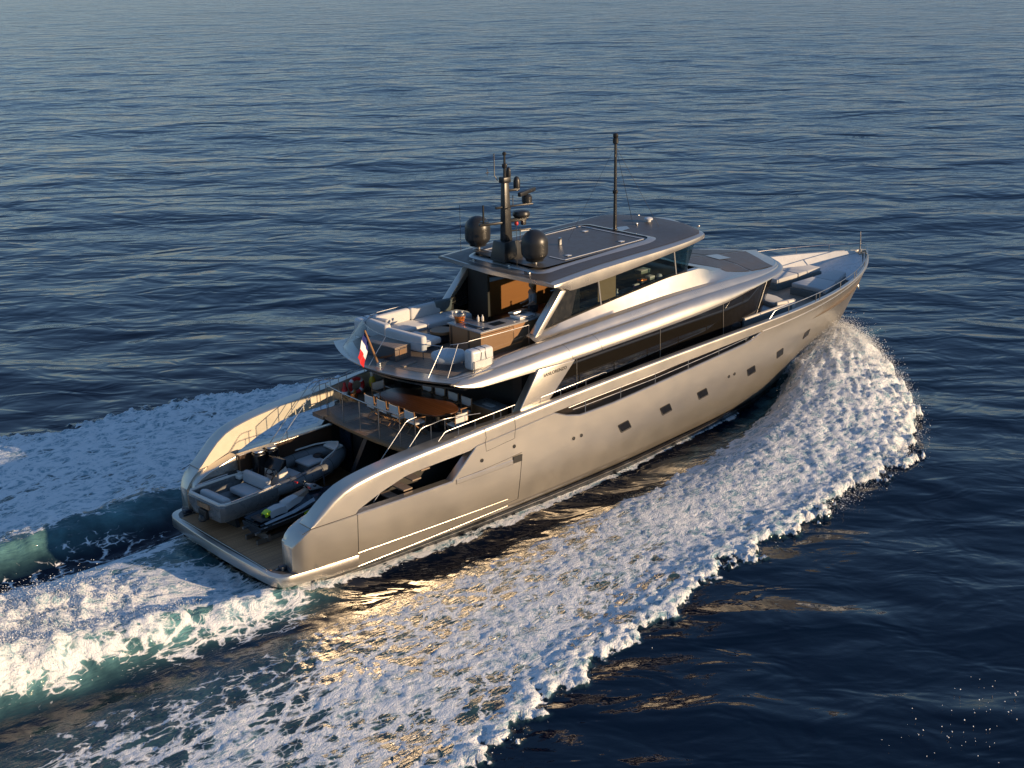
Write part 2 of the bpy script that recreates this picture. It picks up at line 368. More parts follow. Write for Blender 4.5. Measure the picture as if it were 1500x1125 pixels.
def sea_material():
    m = bpy.data.materials.new('sea_water_and_foam'); m.use_nodes = True; g = G(m); t = g.t; wb = g.b; p = g.pos()
    # water body
    aer = g.n('ShaderNodeAttribute', attribute_name='aeration').outputs['Fac']; den = g.n('ShaderNodeAttribute', attribute_name='foam').outputs['Fac']
    an = g.noise(p, .9, 4, .6); af = g.math('MULTIPLY', aer, g.ramp(an, .25, .75, .35, 1.0), True)
    g.link(g.mixc(af, (.0007, .0050, .016, 1), (.13, .30, .31, 1)), wb.inputs['Base Color'])
    dist = g.n('ShaderNodeVectorMath', operation='LENGTH', i_0=p).outputs['Value']; g.link(g.ramp(dist, 30, 260, .05, .11), wb.inputs['Roughness'])   # wind-roughened offshore water
    wb.inputs['IOR'].default_value = 1.333
    q = g.mapping(p, (1, 1, 1), (0, 0, -yaw))
    w1 = g.noise(g.mapping(q, (.30, .15, 1)), 1.0, 2, .45, .6); w2 = g.noise(g.mapping(q, (.85, .45, 1)), 1.0, 2, .5, .8)
    w3 = g.noise(g.mapping(q, (2.6, 1.5, 1)), 1.0, 3, .5, .4); patch = g.ramp(g.noise(g.mapping(q, (.03, .02, 1)), 1.0, 2), .35, .65, .25, 1.0)
    nrm = g.bump(w1, 1.0, .46); nrm = g.bump(w2, 1.0, .11, nrm); nrm = g.bump(g.math('MULTIPLY', w3, patch), 1.0, .018, nrm)
    cw = g.noise(g.mapping(p, (1.2, 4.5, 1)), 2.4, 3, .55); nrm = g.bump(g.math('MULTIPLY', cw, g.math('ADD', g.math('MULTIPLY', af, 1.0), g.math('MULTIPLY', den, .5))), 1.0, .08, nrm)
    g.link(nrm, wb.inputs['Normal'])
    # foam
    fb = g.n('ShaderNodeBsdfPrincipled', i_Roughness=.7); fb.inputs['IOR'].default_value = 1.33
    fp = g.mapping(p, (.62, 1, 1), (0, 0, .12)); wp = g.n('ShaderNodeVectorMath', operation='ADD', i_0=fp, i_1=g.n('ShaderNodeVectorMath', operation='SCALE', i_0=g.n('ShaderNodeTexNoise', i_Vector=fp, i_Scale=1.1, i_Detail=3.0).outputs[1], i_3=.9).outputs[0]).outputs[0]
    n1 = g.noise(wp, 1.1, 6, .62); n2 = g.noise(wp, 4.2, 5, .65)
    vo = g.n('ShaderNodeTexVoronoi', feature='DISTANCE_TO_EDGE', i_Vector=wp, i_Scale=1.7).outputs[0]
    vo2 = g.n('ShaderNodeTexVoronoi', feature='DISTANCE_TO_EDGE', i_Vector=wp, i_Scale=4.6).outputs[0]
    lace = g.math('ADD', g.math('MULTIPLY', g.ramp(vo, .0, .22, 1, 0), .55), g.math('MULTIPLY', g.ramp(vo2, .0, .16, 1, 0), .35))
    nn = g.math('ADD', g.math('ADD', g.math('MULTIPLY', n1, .62), g.math('MULTIPLY', n2, .38)), g.math('MULTIPLY', g.math('SUBTRACT', lace, .3), .30))
    th = g.math('SUBTRACT', .93, g.math('MULTIPLY', den, .80))
    mask = g.math('MULTIPLY', g.ramp(g.math('SUBTRACT', nn, th), -.05, .09), g.ramp(den, .03, .14))
    n3 = g.noise(wp, 9.0, 4, .65); n4 = g.noise(p, 26.0, 3, .6)
    hh = g.math('ADD', g.math('MULTIPLY', n2, .42), g.math('ADD', g.math('MULTIPLY', n3, .62), g.math('MULTIPLY', n4, .34)))
    g.link(g.bump(hh, 1.0, .11), fb.inputs['Normal'])
    g.link(g.mixc(g.ramp(g.math('ADD', g.math('ADD', g.math('MULTIPLY', n3, .5), g.math('MULTIPLY', n2, .35)), g.math('MULTIPLY', lace, .22)), .36, .56), (.24, .40, .46, 1), (.87, .88, .87, 1)), fb.inputs['Base Color'])
    mx = g.n('ShaderNodeMixShader', i_0=mask); g.link(wb.outputs[0], mx.inputs[1]); g.link(fb.outputs[0], mx.inputs[2])
    g.link(mx.outputs[0], t.nodes['Material Output'].inputs[0])
    return m
SEA = sea_material()
def part_mesh(name, sel):
    q = Q[sel]; used = np.unique(q); mp = np.full(len(co), -1); mp[used] = np.arange(len(used)); q = mp[q]
    me = bpy.data.meshes.new(name); me.vertices.add(len(used)); me.vertices.foreach_set('co', co[used].reshape(-1))
    me.loops.add(q.size); me.loops.foreach_set('vertex_index', q.reshape(-1).astype(np.int32))
    me.polygons.add(len(q)); me.polygons.foreach_set('loop_start', np.arange(0, q.size, 4, dtype=np.int32))
    for nm, arr in (('foam', D), ('aeration', AER)):
        at = me.attributes.new(nm, 'FLOAT', 'POINT'); at.data.foreach_set('value', arr.reshape(-1)[used].astype(np.float32))
    me.update(calc_edges=True); me.validate(); me.polygons.foreach_set('use_smooth', [True]*len(me.polygons))
    o = bpy.data.objects.new(name, me); COL.objects.link(o); me.materials.append(SEA); return o
tag(part_mesh('sea', Df <= .42), 'dark blue sea with long low swells', 'sea', kind='structure')
tag(part_mesh('wake_foam', Df > .42), 'broad white foam of the bow wave and wake around the yacht', 'foam', kind='stuff')

# flying droplets
def drops(name, label, P, r):
    n = len(P); o6 = np.array([(1, 0, 0), (-1, 0, 0), (0, 1, 0), (0, -1, 0), (0, 0, 1), (0, 0, -1)], float)
    f8 = np.array([(0, 2, 4), (2, 1, 4), (1, 3, 4), (3, 0, 4), (2, 0, 5), (1, 2, 5), (3, 1, 5), (0, 3, 5)])
    st = rng.uniform(.6, 1.7, (n, 1, 3)); v = (P[:, None, :]+o6[None]*r[:, None, None]*st).reshape(-1, 3)
    f = (f8[None]+(np.arange(n)*6)[:, None, None]).reshape(-1, 3)
    me = bpy.data.meshes.new(name); me.vertices.add(len(v)); me.vertices.foreach_set('co', v.reshape(-1).astype(np.float32))
    me.loops.add(f.size); me.loops.foreach_set('vertex_index', f.reshape(-1).astype(np.int32)); me.polygons.add(len(f)); me.polygons.foreach_set('loop_start', np.arange(0, f.size, 3, dtype=np.int32))
    me.update(calc_edges=True); me.polygons.foreach_set('use_smooth', [True]*len(f))
    o = bpy.data.objects.new(name, me); COL.objects.link(o); me.materials.append(M['drop']); return tag(o, label, 'spray', kind='stuff')
M['drop'] = mat('spray_drops', (.82, .83, .83), .35, 0, Subsurface_Weight=0.0)
def sample(n, xr, yr, wfun):
    x = rng.uniform(*xr, n); y = rng.uniform(*yr, n); d, a, h = wake(x, y); k = rng.random(n) < wfun(x, y, d, h)
    return x[k], y[k], h[k]
def spray(n, xr, yr, wfun, amp):
    x, y, h = sample(n, xr, yr, wfun); k = rng.exponential(1, len(x)); z = h+amp*k*.5
    P = np.stack([x+rng.normal(0, .12, len(x)), y+rng.normal(0, .12, len(x)), z], -1); r = .004+.012*rng.random(len(x))**5+.004*rng.random(len(x))
    return P, r
def edge_w(x, y, d, h):
    o = np.where(y < 0, outer_s(x), outer_p(x)); return np.exp(-((np.abs(y)-o+.35)/.55)**2)*.8*(x > 0)+np.clip(h-.35, 0, 1)*.55
a = [spray(220000, (17, 34.2), (-11, 11), edge_w, .28), spray(60000, (28.5, 34.2), (-6.5, 6.5), lambda x, y, d, h: np.clip(h, 0, 1)*(np.abs(y) > hwl(x)), .30),
     spray(30000, (-15, 17), (-15.5, 16.5), lambda x, y, d, h: (edge_w(x, y, d, h)*.6+d*.1)*((np.abs(y) > 5.5) | (x > 3)), .10)]
drops('bow_spray', 'fine white spray flung up by the bow wave', np.concatenate([b[0] for b in a]), np.concatenate([b[1] for b in a]))
a = spray(150000, (-14, 1.2), (-5.2, 1.7), lambda x, y, d, h: d*d*(.02+np.clip(h-.2, 0, 1.4))*(x < -1.5), .24)
drops('stern_spray', 'mist of droplets over the propeller wash behind the stern', a[0], a[1])
x = rng.normal(9.6, 1.3, 64); y = -20.3+.55*(rng.normal(0, 1.3, 64)); k = y < -15
tag(drops('foam_flecks', 'scattered white foam flecks on the dark sea', np.stack([x[k], y[k], np.full(k.sum(), .05)], -1), rng.uniform(.006, .02, k.sum())), kind='stuff')
# ------------------------------------------------------------------ the yacht: hull
Y = thing('motor_yacht', 'long champagne silver motor yacht under way, open teak stern, black mast', 'yacht')
def arr(f): return lambda x: float(f(np.float64(x)))
hb_aft = arr(pchip([.75, 1.8, 3.4, 6, 9, 21.8], [3.47, 3.54, 3.68, 3.76, 3.80, 3.80]))
def hb(X):
    if X < 21.87: return hb_aft(X)
    u = min((X-21.868)/(35.02-21.868), 1); return 3.80*max(0, 1-u**2.64)**.914
hw = arr(pchip([0, 3, 5.5, 8.2, 11.3, 14.8, 18.9, 22.8, 24, 27.4, 30.4, 33, 35.02], [3.2, 3.25, 3.33, 3.42, 3.45, 3.37, 3.03, 2.5, 2.3, 1.55, .9, .33, 0]))
zs_ = arr(pchip([8.6, 10, 14, 18, 22, 26, 30, 33, 35.1], [3.555, 3.62, 3.795, 3.935, 4.045, 4.12, 4.17, 4.19, 4.2]))
ztop_w = arr(pchip([1.80, 1.98, 2.3, 2.72, 3.05, 3.4, 4.2, 5.3, 8.6], [2.05, 2.22, 2.52, 2.84, 3.0, 3.10, 3.24, 3.35, 3.555]))
def ztop(X): return zs_(X) if X >= 8.6 else ztop_w(X)
def yb(X, z):
    b, w0 = hb(X), hw(X); s = zs_(max(X, 8.6)); t = min(max(z/s, 0), 1)
    k = float(sstep(19, 31, X)); f = (1-(1-t)**2.5)*(1-k)+(t**1.15)*k
    y = w0+(b-w0)*f
    k2 = 1-float(sstep(10, 19, X))
    if k2 > 0:      # hard chine along the after body
        zc = .30+.028*max(X-3.3, 0); yc = b-.13
        ya = b-.13*(1-min(max((z-zc)/(s-zc), 0), 1))**2 if z >= zc else w0+(yc-w0)*max(z, 0)/zc
        y = y*(1-k2)+ya*k2
    if z < 0: y = w0*(1+.30*z)
    return max(y, 0)
xst = arr(pchip([-1.2, 0, .72, 1.4, 2.24, 3.11, 3.98, 4.3], [31.2, 32.35, 32.92, 33.55, 34.27, 34.82, 35.05, 35.09]))
def xm(X, z): return X if X <= 24 else 24+(X-24)*(xst(z)-24)/(35.02-24)
def P(X, z, side=1, dy=0):
    return (xm(X, z), side*max(yb(X, z)+dy, 0), z)
low_k = [(1.25, 1.52), (1.38, 1.70), (1.56, 1.88), (1.8, 2.035), (3.40, 2.075), (6.98, 2.085), (8.0, 3.02), (11.43, 3.26), (12.0, 3.02), (12.66, 2.86), (14.33, 2.89), (17.92, 3.15), (21.6, 3.44), (21.95, 3.50), (22.52, 3.70)]
def zl(X):
    if X > 22.52: return 3.70+(zs_(X)-.14-3.70)*min((X-22.52)/9, 1)
    return float(np.interp(X, [a for a, _ in low_k], [b for _, b in low_k]))
up_k = [(3.40, 2.20), (4.2, 2.52), (5.16, 2.80), (5.6, 2.84), (7.72, 2.93), (8.0, 3.03)]; up_g = [(11.43, 3.275), (12.98, 3.34), (16.4, 3.45), (19.71, 3.60), (22.52, 3.715)]
def zu(X):
    if 3.4 <= X <= 8: return float(np.interp(X, [a for a, _ in up_k], [b for _, b in up_k]))
    if 11.43 <= X <= 22.52: return float(np.interp(X, [a for a, _ in up_g], [b for _, b in up_g]))
    return zl(X)+.014
def thick_low(X): return float(np.interp(X, [.7, 3.0, 3.4, 8, 11, 22, 33, 35], [.62, .62, .32, .30, .09, .09, .16, .05]))
def thick(X): return float(np.interp(X, [.7, 7.0, 9.0, 11, 22, 33, 35], [.62, .60, .34, .24, .22, .16, .05]))
keys = sorted(set([1.25, 1.275, 1.32, 1.38, 1.46]+[a for a, _ in low_k+up_k+up_g]+list(np.arange(1.56, 24, .35).round(3))+list(np.arange(24, 34.9, .3).round(3))+[34.7, 34.85, 34.95, 35.0]))
Xs = [k for i, k in enumerate(keys) if i == 0 or k-keys[i-1] > .02]
hull = MB(); topside = MB()
for sd_ in (-1, 1):
    rows = []
    for X in Xs:
        z0 = .70 if X < 1.96 else -1.1; z1 = zl(X); th = thick_low(X); e = .20*(1-min((X-1.25)/.42, 1))**2
        zc_ = .30+.028*max(X-3.3, 0); zz = [z0, zc_-.12, zc_, zc_+.02]+[zc_+.02+(z1-zc_-.02)*k/10 for k in range(1, 11)] if X >= 1.96 and zc_+.3 < z1 else [z0+(z1-z0)*k/13 for k in range(14)]
        r = [P(X, z, sd_, -e) for z in zz[:-1]]+[P(X, z1-.03, sd_, -e), P(X, z1, sd_, -e-.03)]
        yi = max(yb(X, z1)-th, .0)
        zi = max(.74, min(z1-.25, 2.4 if X > 9 else .74))
        r += [(xm(X, z1), sd_*yi, z1), (xm(X, zi), sd_*min(yi, max(yb(X, zi)-.02, 0)), zi)]
        rows.append(r)
    hull.grid(rows); hull.add(rows[0], [tuple(range(len(rows[0])))])
    # transom panel under the platform
    rows = []
    for X in [x for x in Xs if x >= 1.8]:
        a, b, th = zu(X), ztop(X), thick(X); b = max(b, a+.012); hgt = b-a
        R = min(float(np.interp(X, [1.7, 9, 12, 24], [.15, .15, .10, .05])), hgt*.8, th*.55)
        r = [P(X, a+(b-R-a)*k/5, sd_) for k in range(6)]
        yo = yb(X, b-R)
        for k in range(1, 7):
            an = k/6*math.pi/2; r.append((xm(X, b), sd_*max(yo-R*(1-math.cos(an)), 0), b-R+R*math.sin(an)))
        yi = max(yo-th, 0); r += [(xm(X, b), sd_*(yi+min(.03, th*.2)), b), (xm(X, b), sd_*yi, b-min(.03, hgt*.2)), (xm(X, a), sd_*max(yi, 0), a)]
        rows.append(r)
    topside.grid(rows, cv=True); topside.add(rows[0], [tuple(range(len(rows[0])))])
hull_o = hull.build('hull', M['hull'], Y, ang=32)
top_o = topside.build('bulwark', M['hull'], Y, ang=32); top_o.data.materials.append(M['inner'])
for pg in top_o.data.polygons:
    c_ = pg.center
    if c_.x < 11.4 and abs(c_.y) < yb(c_.x, c_.z)-.26 and abs(pg.normal.y) > .8: pg.material_index = 1  # inboard wing faces take the sunlit tone
b = MB().box(1.95, 2.0, -3.3, 3.3, -.9, .5); b.build('transom', M['silver'], hull_o, False)
# black boot stripe, silver chine line, strake, knuckle trim
b = MB(); c = MB()
for sd_ in (-1, 1):
    rr = []
    for X in [x for x in Xs if x > 1.97 and x < 34.9]:
        zt = float(np.interp(X, [2, 12, 24, 34], [.23, .30, .42, .5])); rr.append([P(X, z, sd_, .012) for z in (-.5, -.1, zt-.1, zt)])
    b.grid(rr)
    c.grid([[P(X, z, sd_, .024) for z in (zt0, zt0+.035)] for X in [x for x in Xs if 2.2 < x < 30] for zt0 in [float(np.interp(X, [2, 12, 24, 34], [.09, .14, .22, .26]))]])
b.build('boot_stripe', M['boot'], hull_o); c.build('chine_line', M['silver'], hull_o)
for sd_ in (-1, 1):
    b = MB(); c = MB(); b2 = MB(); b.tube([P(X, .79-.012*X+.005*X, sd_, -.003) for X in np.arange(3.36, 9.76, .4)], .009, 8)
    b2.tube([P(X, .31+.028*(X-3.3), sd_, -.002) for X in np.arange(3.36, 9.7, .4)], .008, 8)
    c.tube([P(X, zl(X)+.006, sd_, .004) for X in np.arange(22.54, 34.9, .3)], .022, 8)
    b.build('side_strake', M['hull'], hull_o); b2.build('side_strake', M['hull'], hull_o); c.build('knuckle_trim', M['silver'], hull_o)
# fold-down terrace outline (dark joints), recess with its end block, hatch outline, drains
b = MB()
def joint(mb, pts, sd_, r=.011): MB().tube([P(X, z, sd_, .002) for X, z in pts], r, 6).build('panel_joint', M['rubber'], hull_o)
for sd_ in (-1, 1):
    joint(b, [(3.37, 2.05), (3.37, 1.2), (3.37, .32)], sd_); joint(b, [(9.82, .60), (9.88, 1.2), (9.96, 2.17)], sd_)
    joint(b, [(3.4, .30), (6.5, .42), (9.82, .60)], sd_, .008)
    joint(b, [(1.5, 1.95), (1.8, 2.04), (2.4, 2.055), (3.37, 2.09)], sd_, .010)
    joint(b, [(8.35, 3.06), (8.40, 2.72), (9.6, 2.83)], sd_, .007); joint(b, [(9.62, 3.6), (9.66, 3.2), (9.62, 2.83)], sd_, .007); joint(b, [(8.34, 3.52), (8.4, 3.2), (8.36, 3.05)], sd_, .007)
    joint(b, [(7.25, 2.10), (8.2, 2.12), (9.2, 2.19), (9.94, 2.25)], sd_, .007)
for sd_ in (-1, 1):
    b = MB(); b.grid([[P(X, z, sd_, d) for z, d in ((1.93, .004), (1.95, .02), (2.08, .02), (2.10, .004))] for X in np.linspace(7.15, 9.55, 12)]); rec = b.build('handle_recess', M['silver'], hull_o)
    b = MB(); b.grid([[P(X, z, sd_, .03) for z in (1.96, 2.2)] for X in (9.55, 9.72, 9.94)]); b.build('recess_latch', M['rubber'], hull_o)
    for X, z in ((12.35, 2.08), (12.72, 2.09), (8.2, 2.46), (9.6, 2.56), (20.75, 2.28), (21.1, 2.30)):
        x, y, zz = P(X, z, sd_, .004); b = MB().lathe([(.065, 0), (.065, .014), (.045, .016), (.04, .006), (0, .006)], n=14, M=Matrix.Translation((x, y, zz)) @ Matrix.Rotation(math.pi/2*(1 if sd_ < 0 else -1), 4, 'X'))
        b.build('drain', M['mblack'], hull_o)
    # portholes: raked rectangles with a sunk frame
    for X, z in ((14.92, 1.82), (17.15, 1.88), (19.25, 1.95), (22.3, 2.11), (24.35, 2.33), (26.75, 2.55)):
        dx, dz = (.25, .155) if X < 20 else (.24, .155); sh = -.11; b = MB()
        def ring(ax, az, d): return [P(X+u*ax+v*sh, z+v*az+u*.035, sd_, d) for u, v in ((-1, -.82), (-.86, -1), (.86, -1), (1, -.82), (1, .82), (.86, 1), (-.86, 1), (-1, .82))]
        b.grid([ring(dx+.025, dz+.025, .003), ring(dx+.022, dz+.022, .016), ring(dx, dz, .016), ring(dx-.015, dz-.015, .006)], cv=True)
        fr = b.build('porthole', M['rubber'], hull_o)
        b2 = MB().add(ring(dx-.014, dz-.014, .007), [tuple(range(8))]); g_ = b2.build('porthole_glass', M['black'], hull_o)
# ------------------------------------------------------------------ swim platform and beach club
def plat_outline(off, z, n=9):
    pts = []
    hwid = 3.34-off; xf = .58+off
    base = [(xf+.13*(yy/hwid)**2, yy) for yy in np.linspace(-hwid+.45, hwid-.45, 15)]
    c = [(xf+.13+.45-.45*math.cos(a)*1.0, -hwid+.45-.45*math.sin(a)) for a in np.linspace(math.pi/2, 0, n)]
    c[-1] = base[0]
    left = [(3.36, -3.60+off*.9), (2.4, -3.53+off*.9)]+c
    right = [(x, -y) for x, y in left][::-1]
    return [(x, y, z) for x, y in left[:-1]+base+right[1:]]
b = MB(); b.grid([plat_outline(.06, .34), plat_outline(.015, .35), plat_outline(0, .375), plat_outline(0, .672), plat_outline(.012, .694), plat_outline(.04, .70)])
o_ = plat_outline(.04, .70); b.add(o_, [tuple(range(len(o_)))]); o_ = plat_outline(.06, .34); b.add(o_, [tuple(range(len(o_)))])
plat = b.build('swim_platform', M['silver'], Y, ang=40)
b = MB(); po = plat_outline(.16, .704); b.add([(x, y, z) for x, y, z in po if x < 2.5]+[(2.5, 3.3, .704), (2.5, -3.3, .704)][:0], [tuple(range(len([1 for p in po if p[0] < 2.5])))]); b.build('grey_margin', M['deckgrey'], plat)
b = MB().box(.86, 9.0, -2.62, 2.62, .66, .712); td = b.build('teak_deck', wood('beach_teak', (.34, .16, .07), (.60, .34, .17), .075, 'x'), plat, False)
b = MB()
for yy in (-2.72, 2.72): b.tube([(.98, yy, .735), (1.55, yy+.05*np.sign(yy), .735)], .022, 8)
b.tube([(.80, yy, .725) for yy in np.linspace(-2.5, 2.5, 9)], .012, 6)
b.build('deck_edge_rail', M['steel'], plat)
for sd_ in (-1, 1):
    b = MB().prism([(3.05, .71), (6.7, .71), (6.7, 2.40), (3.05, 2.30)], 'y', sd_*2.42, sd_*2.56); wl_ = b.build('side_wall', M['teakwall'], Y, False)
    b = MB().prism([(3.03, 2.305), (6.75, 2.405), (6.75, 2.43), (3.03, 2.33)], 'y', sd_*2.40, sd_*2.60); b.build('wall_cap', M['silver'], wl_, bevel=.006)
    b = MB().box(1.34, 3.03, *sorted((sd_*2.50, sd_*2.93)), .70, 1.58); pod = b.build('quarter_box', M['silver'], Y, bevel=.10, seg=4)
    b = MB().prism([(1.36, 1.50), (3.05, 1.55), (3.05, 2.30), (1.95, 2.0), (1.62, 1.85), (1.45, 1.70)], 'y', sd_*2.56, sd_*2.98); b.build('box_top', M['silver'], pod, bevel=.04, seg=3)
    b = MB().lathe([(.10, 0), (.13, .03), (.10, .06), (.06, .05), (.05, .0)], n=20, M=Matrix.Translation((1.62, sd_*2.495, 1.30)) @ Matrix.Rotation(math.pi/2*sd_, 4, 'X')); b.build('fairlead', M['steel'], pod)
    b = MB().obox((2.75, sd_*2.47, 1.72), (.34, .10, .16)); b.build('latch_block', M['rubber'], pod, bevel=.02)
    # stairs from the platform up to the cockpit (starboard), closed locker ledge to port
    if sd_ > 0: MB().box(3.1, 7.6, 2.57, 3.42, .72, 2.092).build('ledge', M['silver'], Y, bevel=.01)
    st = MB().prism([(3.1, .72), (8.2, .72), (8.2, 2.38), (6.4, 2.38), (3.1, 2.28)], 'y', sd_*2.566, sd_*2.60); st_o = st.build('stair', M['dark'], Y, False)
    for k in range(8):
        x0 = 3.55+k*.36; z0 = .98+k*.235
        if sd_ < 0: MB().box(x0, x0+.34, -3.36, -2.60, z0-.045, z0).build('step', M['teakgrey'], st_o, False)
    MB().box(6.42, 8.2, *sorted((sd_*2.46, sd_*3.10)), 2.66, 2.792).build('landing', M['teakgrey'], st_o, False)
    # cleats and mooring lines by the stern quarter
    b = MB().obox((1.18, sd_*2.83, .78), (.26, .22, .14)); b.build('capstan_box', M['navy'], plat, bevel=.03)
    b = MB()
    for k in range(3): b.tube([(1.25, sd_*2.9, .76+.05*k), (1.20+.02*k, sd_*3.2, .72+.02*k), (1.32, sd_*3.40, .725)], .014, 6)
    b.build('mooring_line', M['rope'], plat)
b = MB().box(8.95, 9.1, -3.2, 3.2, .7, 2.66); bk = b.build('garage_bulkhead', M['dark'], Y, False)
for y0, y1, mm in ((1.75, 2.38, 'navy'), (1.05, 1.6, 'mblack'), (-2.35, -.9, 'mblack')):
    MB().box(7.0, 7.06, y0, y1, .72, 2.60).build('sliding_panel', M[mm], bk, bevel=.01)
MB().prism([(5.9, .72), (7.1, .72), (7.5, 2.6), (7.0, 2.6)], 'y', .55, .75).build('ramp_frame', M['mblack'], bk)
# ------------------------------------------------------------------ cockpit (main deck aft)
def aft_arc(x0, bulge, hwid, z, n=15): return [(x0+bulge*(yy/hwid)**2, yy, z) for yy in np.linspace(-hwid, hwid, n)]
a0 = aft_arc(6.36, .16, 2.44, 2.8)
poly = [(x, y) for x, y, _ in a0]+[(7.6, 2.46), (7.6, 3.45), (11.0, 3.52), (11.0, -3.52), (7.6, -3.45), (7.6, -2.46)]
ck = MB().prism(poly, 'z', 2.72, 2.80).build('cockpit_deck', M['teakgrey'], Y, False)
b = MB(); b.grid([[(x-d, y*1.003, z) for x, y, _ in a0] for d, z in ((-.02, 2.70), (.05, 2.71), (.06, 2.74), (.05, 2.812), (-.10, 2.816))]); b.build('deck_edge', M['oak'], ck)
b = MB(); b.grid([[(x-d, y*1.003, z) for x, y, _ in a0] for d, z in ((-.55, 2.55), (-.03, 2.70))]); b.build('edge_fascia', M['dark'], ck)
def rail(name, parent, path, posts, r=.018, pr=.013, mat_='steel', mid=None):
    b = MB().tube(path, r, 8); o = b.build(name, M[mat_], parent)
    for q in posts:
        MB().tube([q[0], q[1]], pr, 6).build('post', M[mat_], o)
    return o
g0 = [(x+.10, y*.985, 2.82) for x, y, _ in a0]; g1 = [(x, y, 3.88) for x, y, _ in g0]
gpath0 = g0+[(7.2, 2.42, 2.82), (8.3, 2.44, 2.82)]; gpath0 = gpath0[2:]; gpath1 = [(x, y, 3.86) for x, y, _ in gpath0]
rl = rail('cockpit_railing', Y, [(x, y, 3.90) for x, y, _ in gpath0][:-2], [((gpath0[k][0], gpath0[k][1], 2.82), (gpath0[k][0], gpath0[k][1], 3.9)) for k in (0, 3, 6, 9, 12)], .019, .014)
for k in range(len(gpath0)-3):
    pass
b = MB().grid([gpath0[:-2], gpath1[:-2]]); b.build('glass_panel', M['pane'], rl)
# handrails of the starboard and port stairs
for sd_ in (-1, 1):
    rail('stair_handrail', Y, [(4.3, sd_*2.45, 2.0), (4.93, sd_*2.45, 2.68), (6.22, sd_*2.45, 3.92), (6.34, sd_*2.45, 3.97), (6.7, sd_*2.42, 3.98)], [((4.93, sd_*2.45, 2.42), (4.93, sd_*2.45, 2.68)), ((6.6, sd_*2.45, 2.8), (6.6, sd_*2.45, 3.97))], .014)
    rail('stair_handrail', Y, [(4.4, sd_*3.06, 1.95), (5.63, sd_*3.06, 3.13), (6.35, sd_*3.06, 3.83), (6.5, sd_*3.06, 3.87), (6.8, sd_*3.06, 3.88), (7.2, sd_*2.95, 3.86), (7.45, sd_*2.9, 3.84), (7.8, sd_*3.0, 3.84), (8.6, sd_*3.3, 3.84)], [((6.75, sd_*3.06, 2.8), (6.75, sd_*3.06, 3.87)), ((7.45, sd_*2.9, 2.8), (7.45, sd_*2.9, 3.84))], .014)
    rail('bulwark_rail', Y, [(6.62, sd_*3.48, 3.38), (6.95, sd_*3.48, 3.66), (7.05, sd_*3.48, 3.69), (9.9, sd_*3.52, 3.85)], [((x, sd_*3.5, 3.4), (x, sd_*3.5, 3.69+(x-7.05)*.056)) for x in (7.5, 8.2, 9.0, 9.3, 9.8)], .014)
    rail('side_deck_rail', Y, [(10.95, sd_*3.6, 3.66), (11.0, sd_*3.6, 3.85), (14.0, sd_*3.6, 4.02), (14.12, sd_*3.6, 3.98)], [((x, sd_*3.62, 3.6), (x, sd_*3.6, 3.85+(x-11)*.056)) for x in (11.9, 13.1)], .013)
    # rails in the long side opening
    def zr(X, k): return float(np.interp(X, [11.9, 12.98, 16.4, 19.71, 22.2], [3.0+.2*k, 2.98+.29*k, 3.08+.32*k, 3.30+.30*k, 3.52+.17*k]))
    r1 = [(X, sd_*(yb(X, 3.2)-.12), zr(X, .92)) for X in np.arange(12.2, 22.3, .5)]; r0 = [(X, sd_*(yb(X, 3.2)-.12), zr(X, .38)) for X in np.arange(12.4, 22.2, .5)]
    rr_ = rail('gallery_rail', Y, r1, [((X, sd_*(yb(X, 3.2)-.12), zl(X)-.05), (X, sd_*(yb(X, 3.2)-.12), zr(X, 1.05))) for X in (13.0, 14.75, 16.55, 18.35, 20.1, 21.75)], .018, .022)
    MB().tube(r0, .014, 6).build('lower_bar', M['steel'], rr_)
    # side decks
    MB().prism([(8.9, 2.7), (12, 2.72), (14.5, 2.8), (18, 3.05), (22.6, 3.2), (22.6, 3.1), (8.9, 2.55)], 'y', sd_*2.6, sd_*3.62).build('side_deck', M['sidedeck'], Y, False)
    # side wing panel that carries the name
    pn_ = MB(); a_ = [(9.98, 3.52), (11.28, 3.56), (11.6, 3.84), (12.62, 4.80), (10.92, 4.84)]
    pn_.prism(a_, 'y', sd_*3.60, sd_*3.28); pan = pn_.build('name_panel', M['silver'], Y, bevel=.03, seg=3)
def lettering(name, text, size, M4, mat_, parent, ext=.004, sx_=1.0):
    cu = bpy.data.curves.new(name, 'FONT'); cu.body = text; cu.size = size; cu.extrude = ext; cu.align_x = 'CENTER'; cu.align_y = 'CENTER'; cu.space_character = 1.05; cu.offset = .002
    t_ = bpy.data.objects.new(name+'_source', cu); COL.objects.link(t_); dg = bpy.context.evaluated_depsgraph_get(); dg.update()
    me = bpy.data.meshes.new_from_object(t_.evaluated_get(dg)); bpy.data.objects.remove(t_); me.name = name; me.materials.clear(); me.materials.append(mat_)
    me.transform(Matrix.Diagonal((sx_, 1, 1, 1))); me.transform(M4); o = bpy.data.objects.new(name, me); COL.objects.link(o); o.parent = parent; return o
sh_ = Matrix(((1, .0, 0, 0), (.05, 1, 0, 0), (0, 0, 1, 0), (0, 0, 0, 1)))
for pan, sd_ in zip([o for o in Y.children if o.name.startswith('name_panel')], (-1, 1)):
    R_ = Matrix.Rotation(math.pi/2, 4, 'X') if sd_ < 0 else Matrix.Rotation(math.pi, 4, 'Z') @ Matrix.Rotation(math.pi/2, 4, 'X')
    lettering('lettering', 'SANLORENZO', .158, Matrix.Translation((11.66, sd_*3.606, 4.60)) @ R_ @ sh_, M['letter'], pan, .003, 1.0)
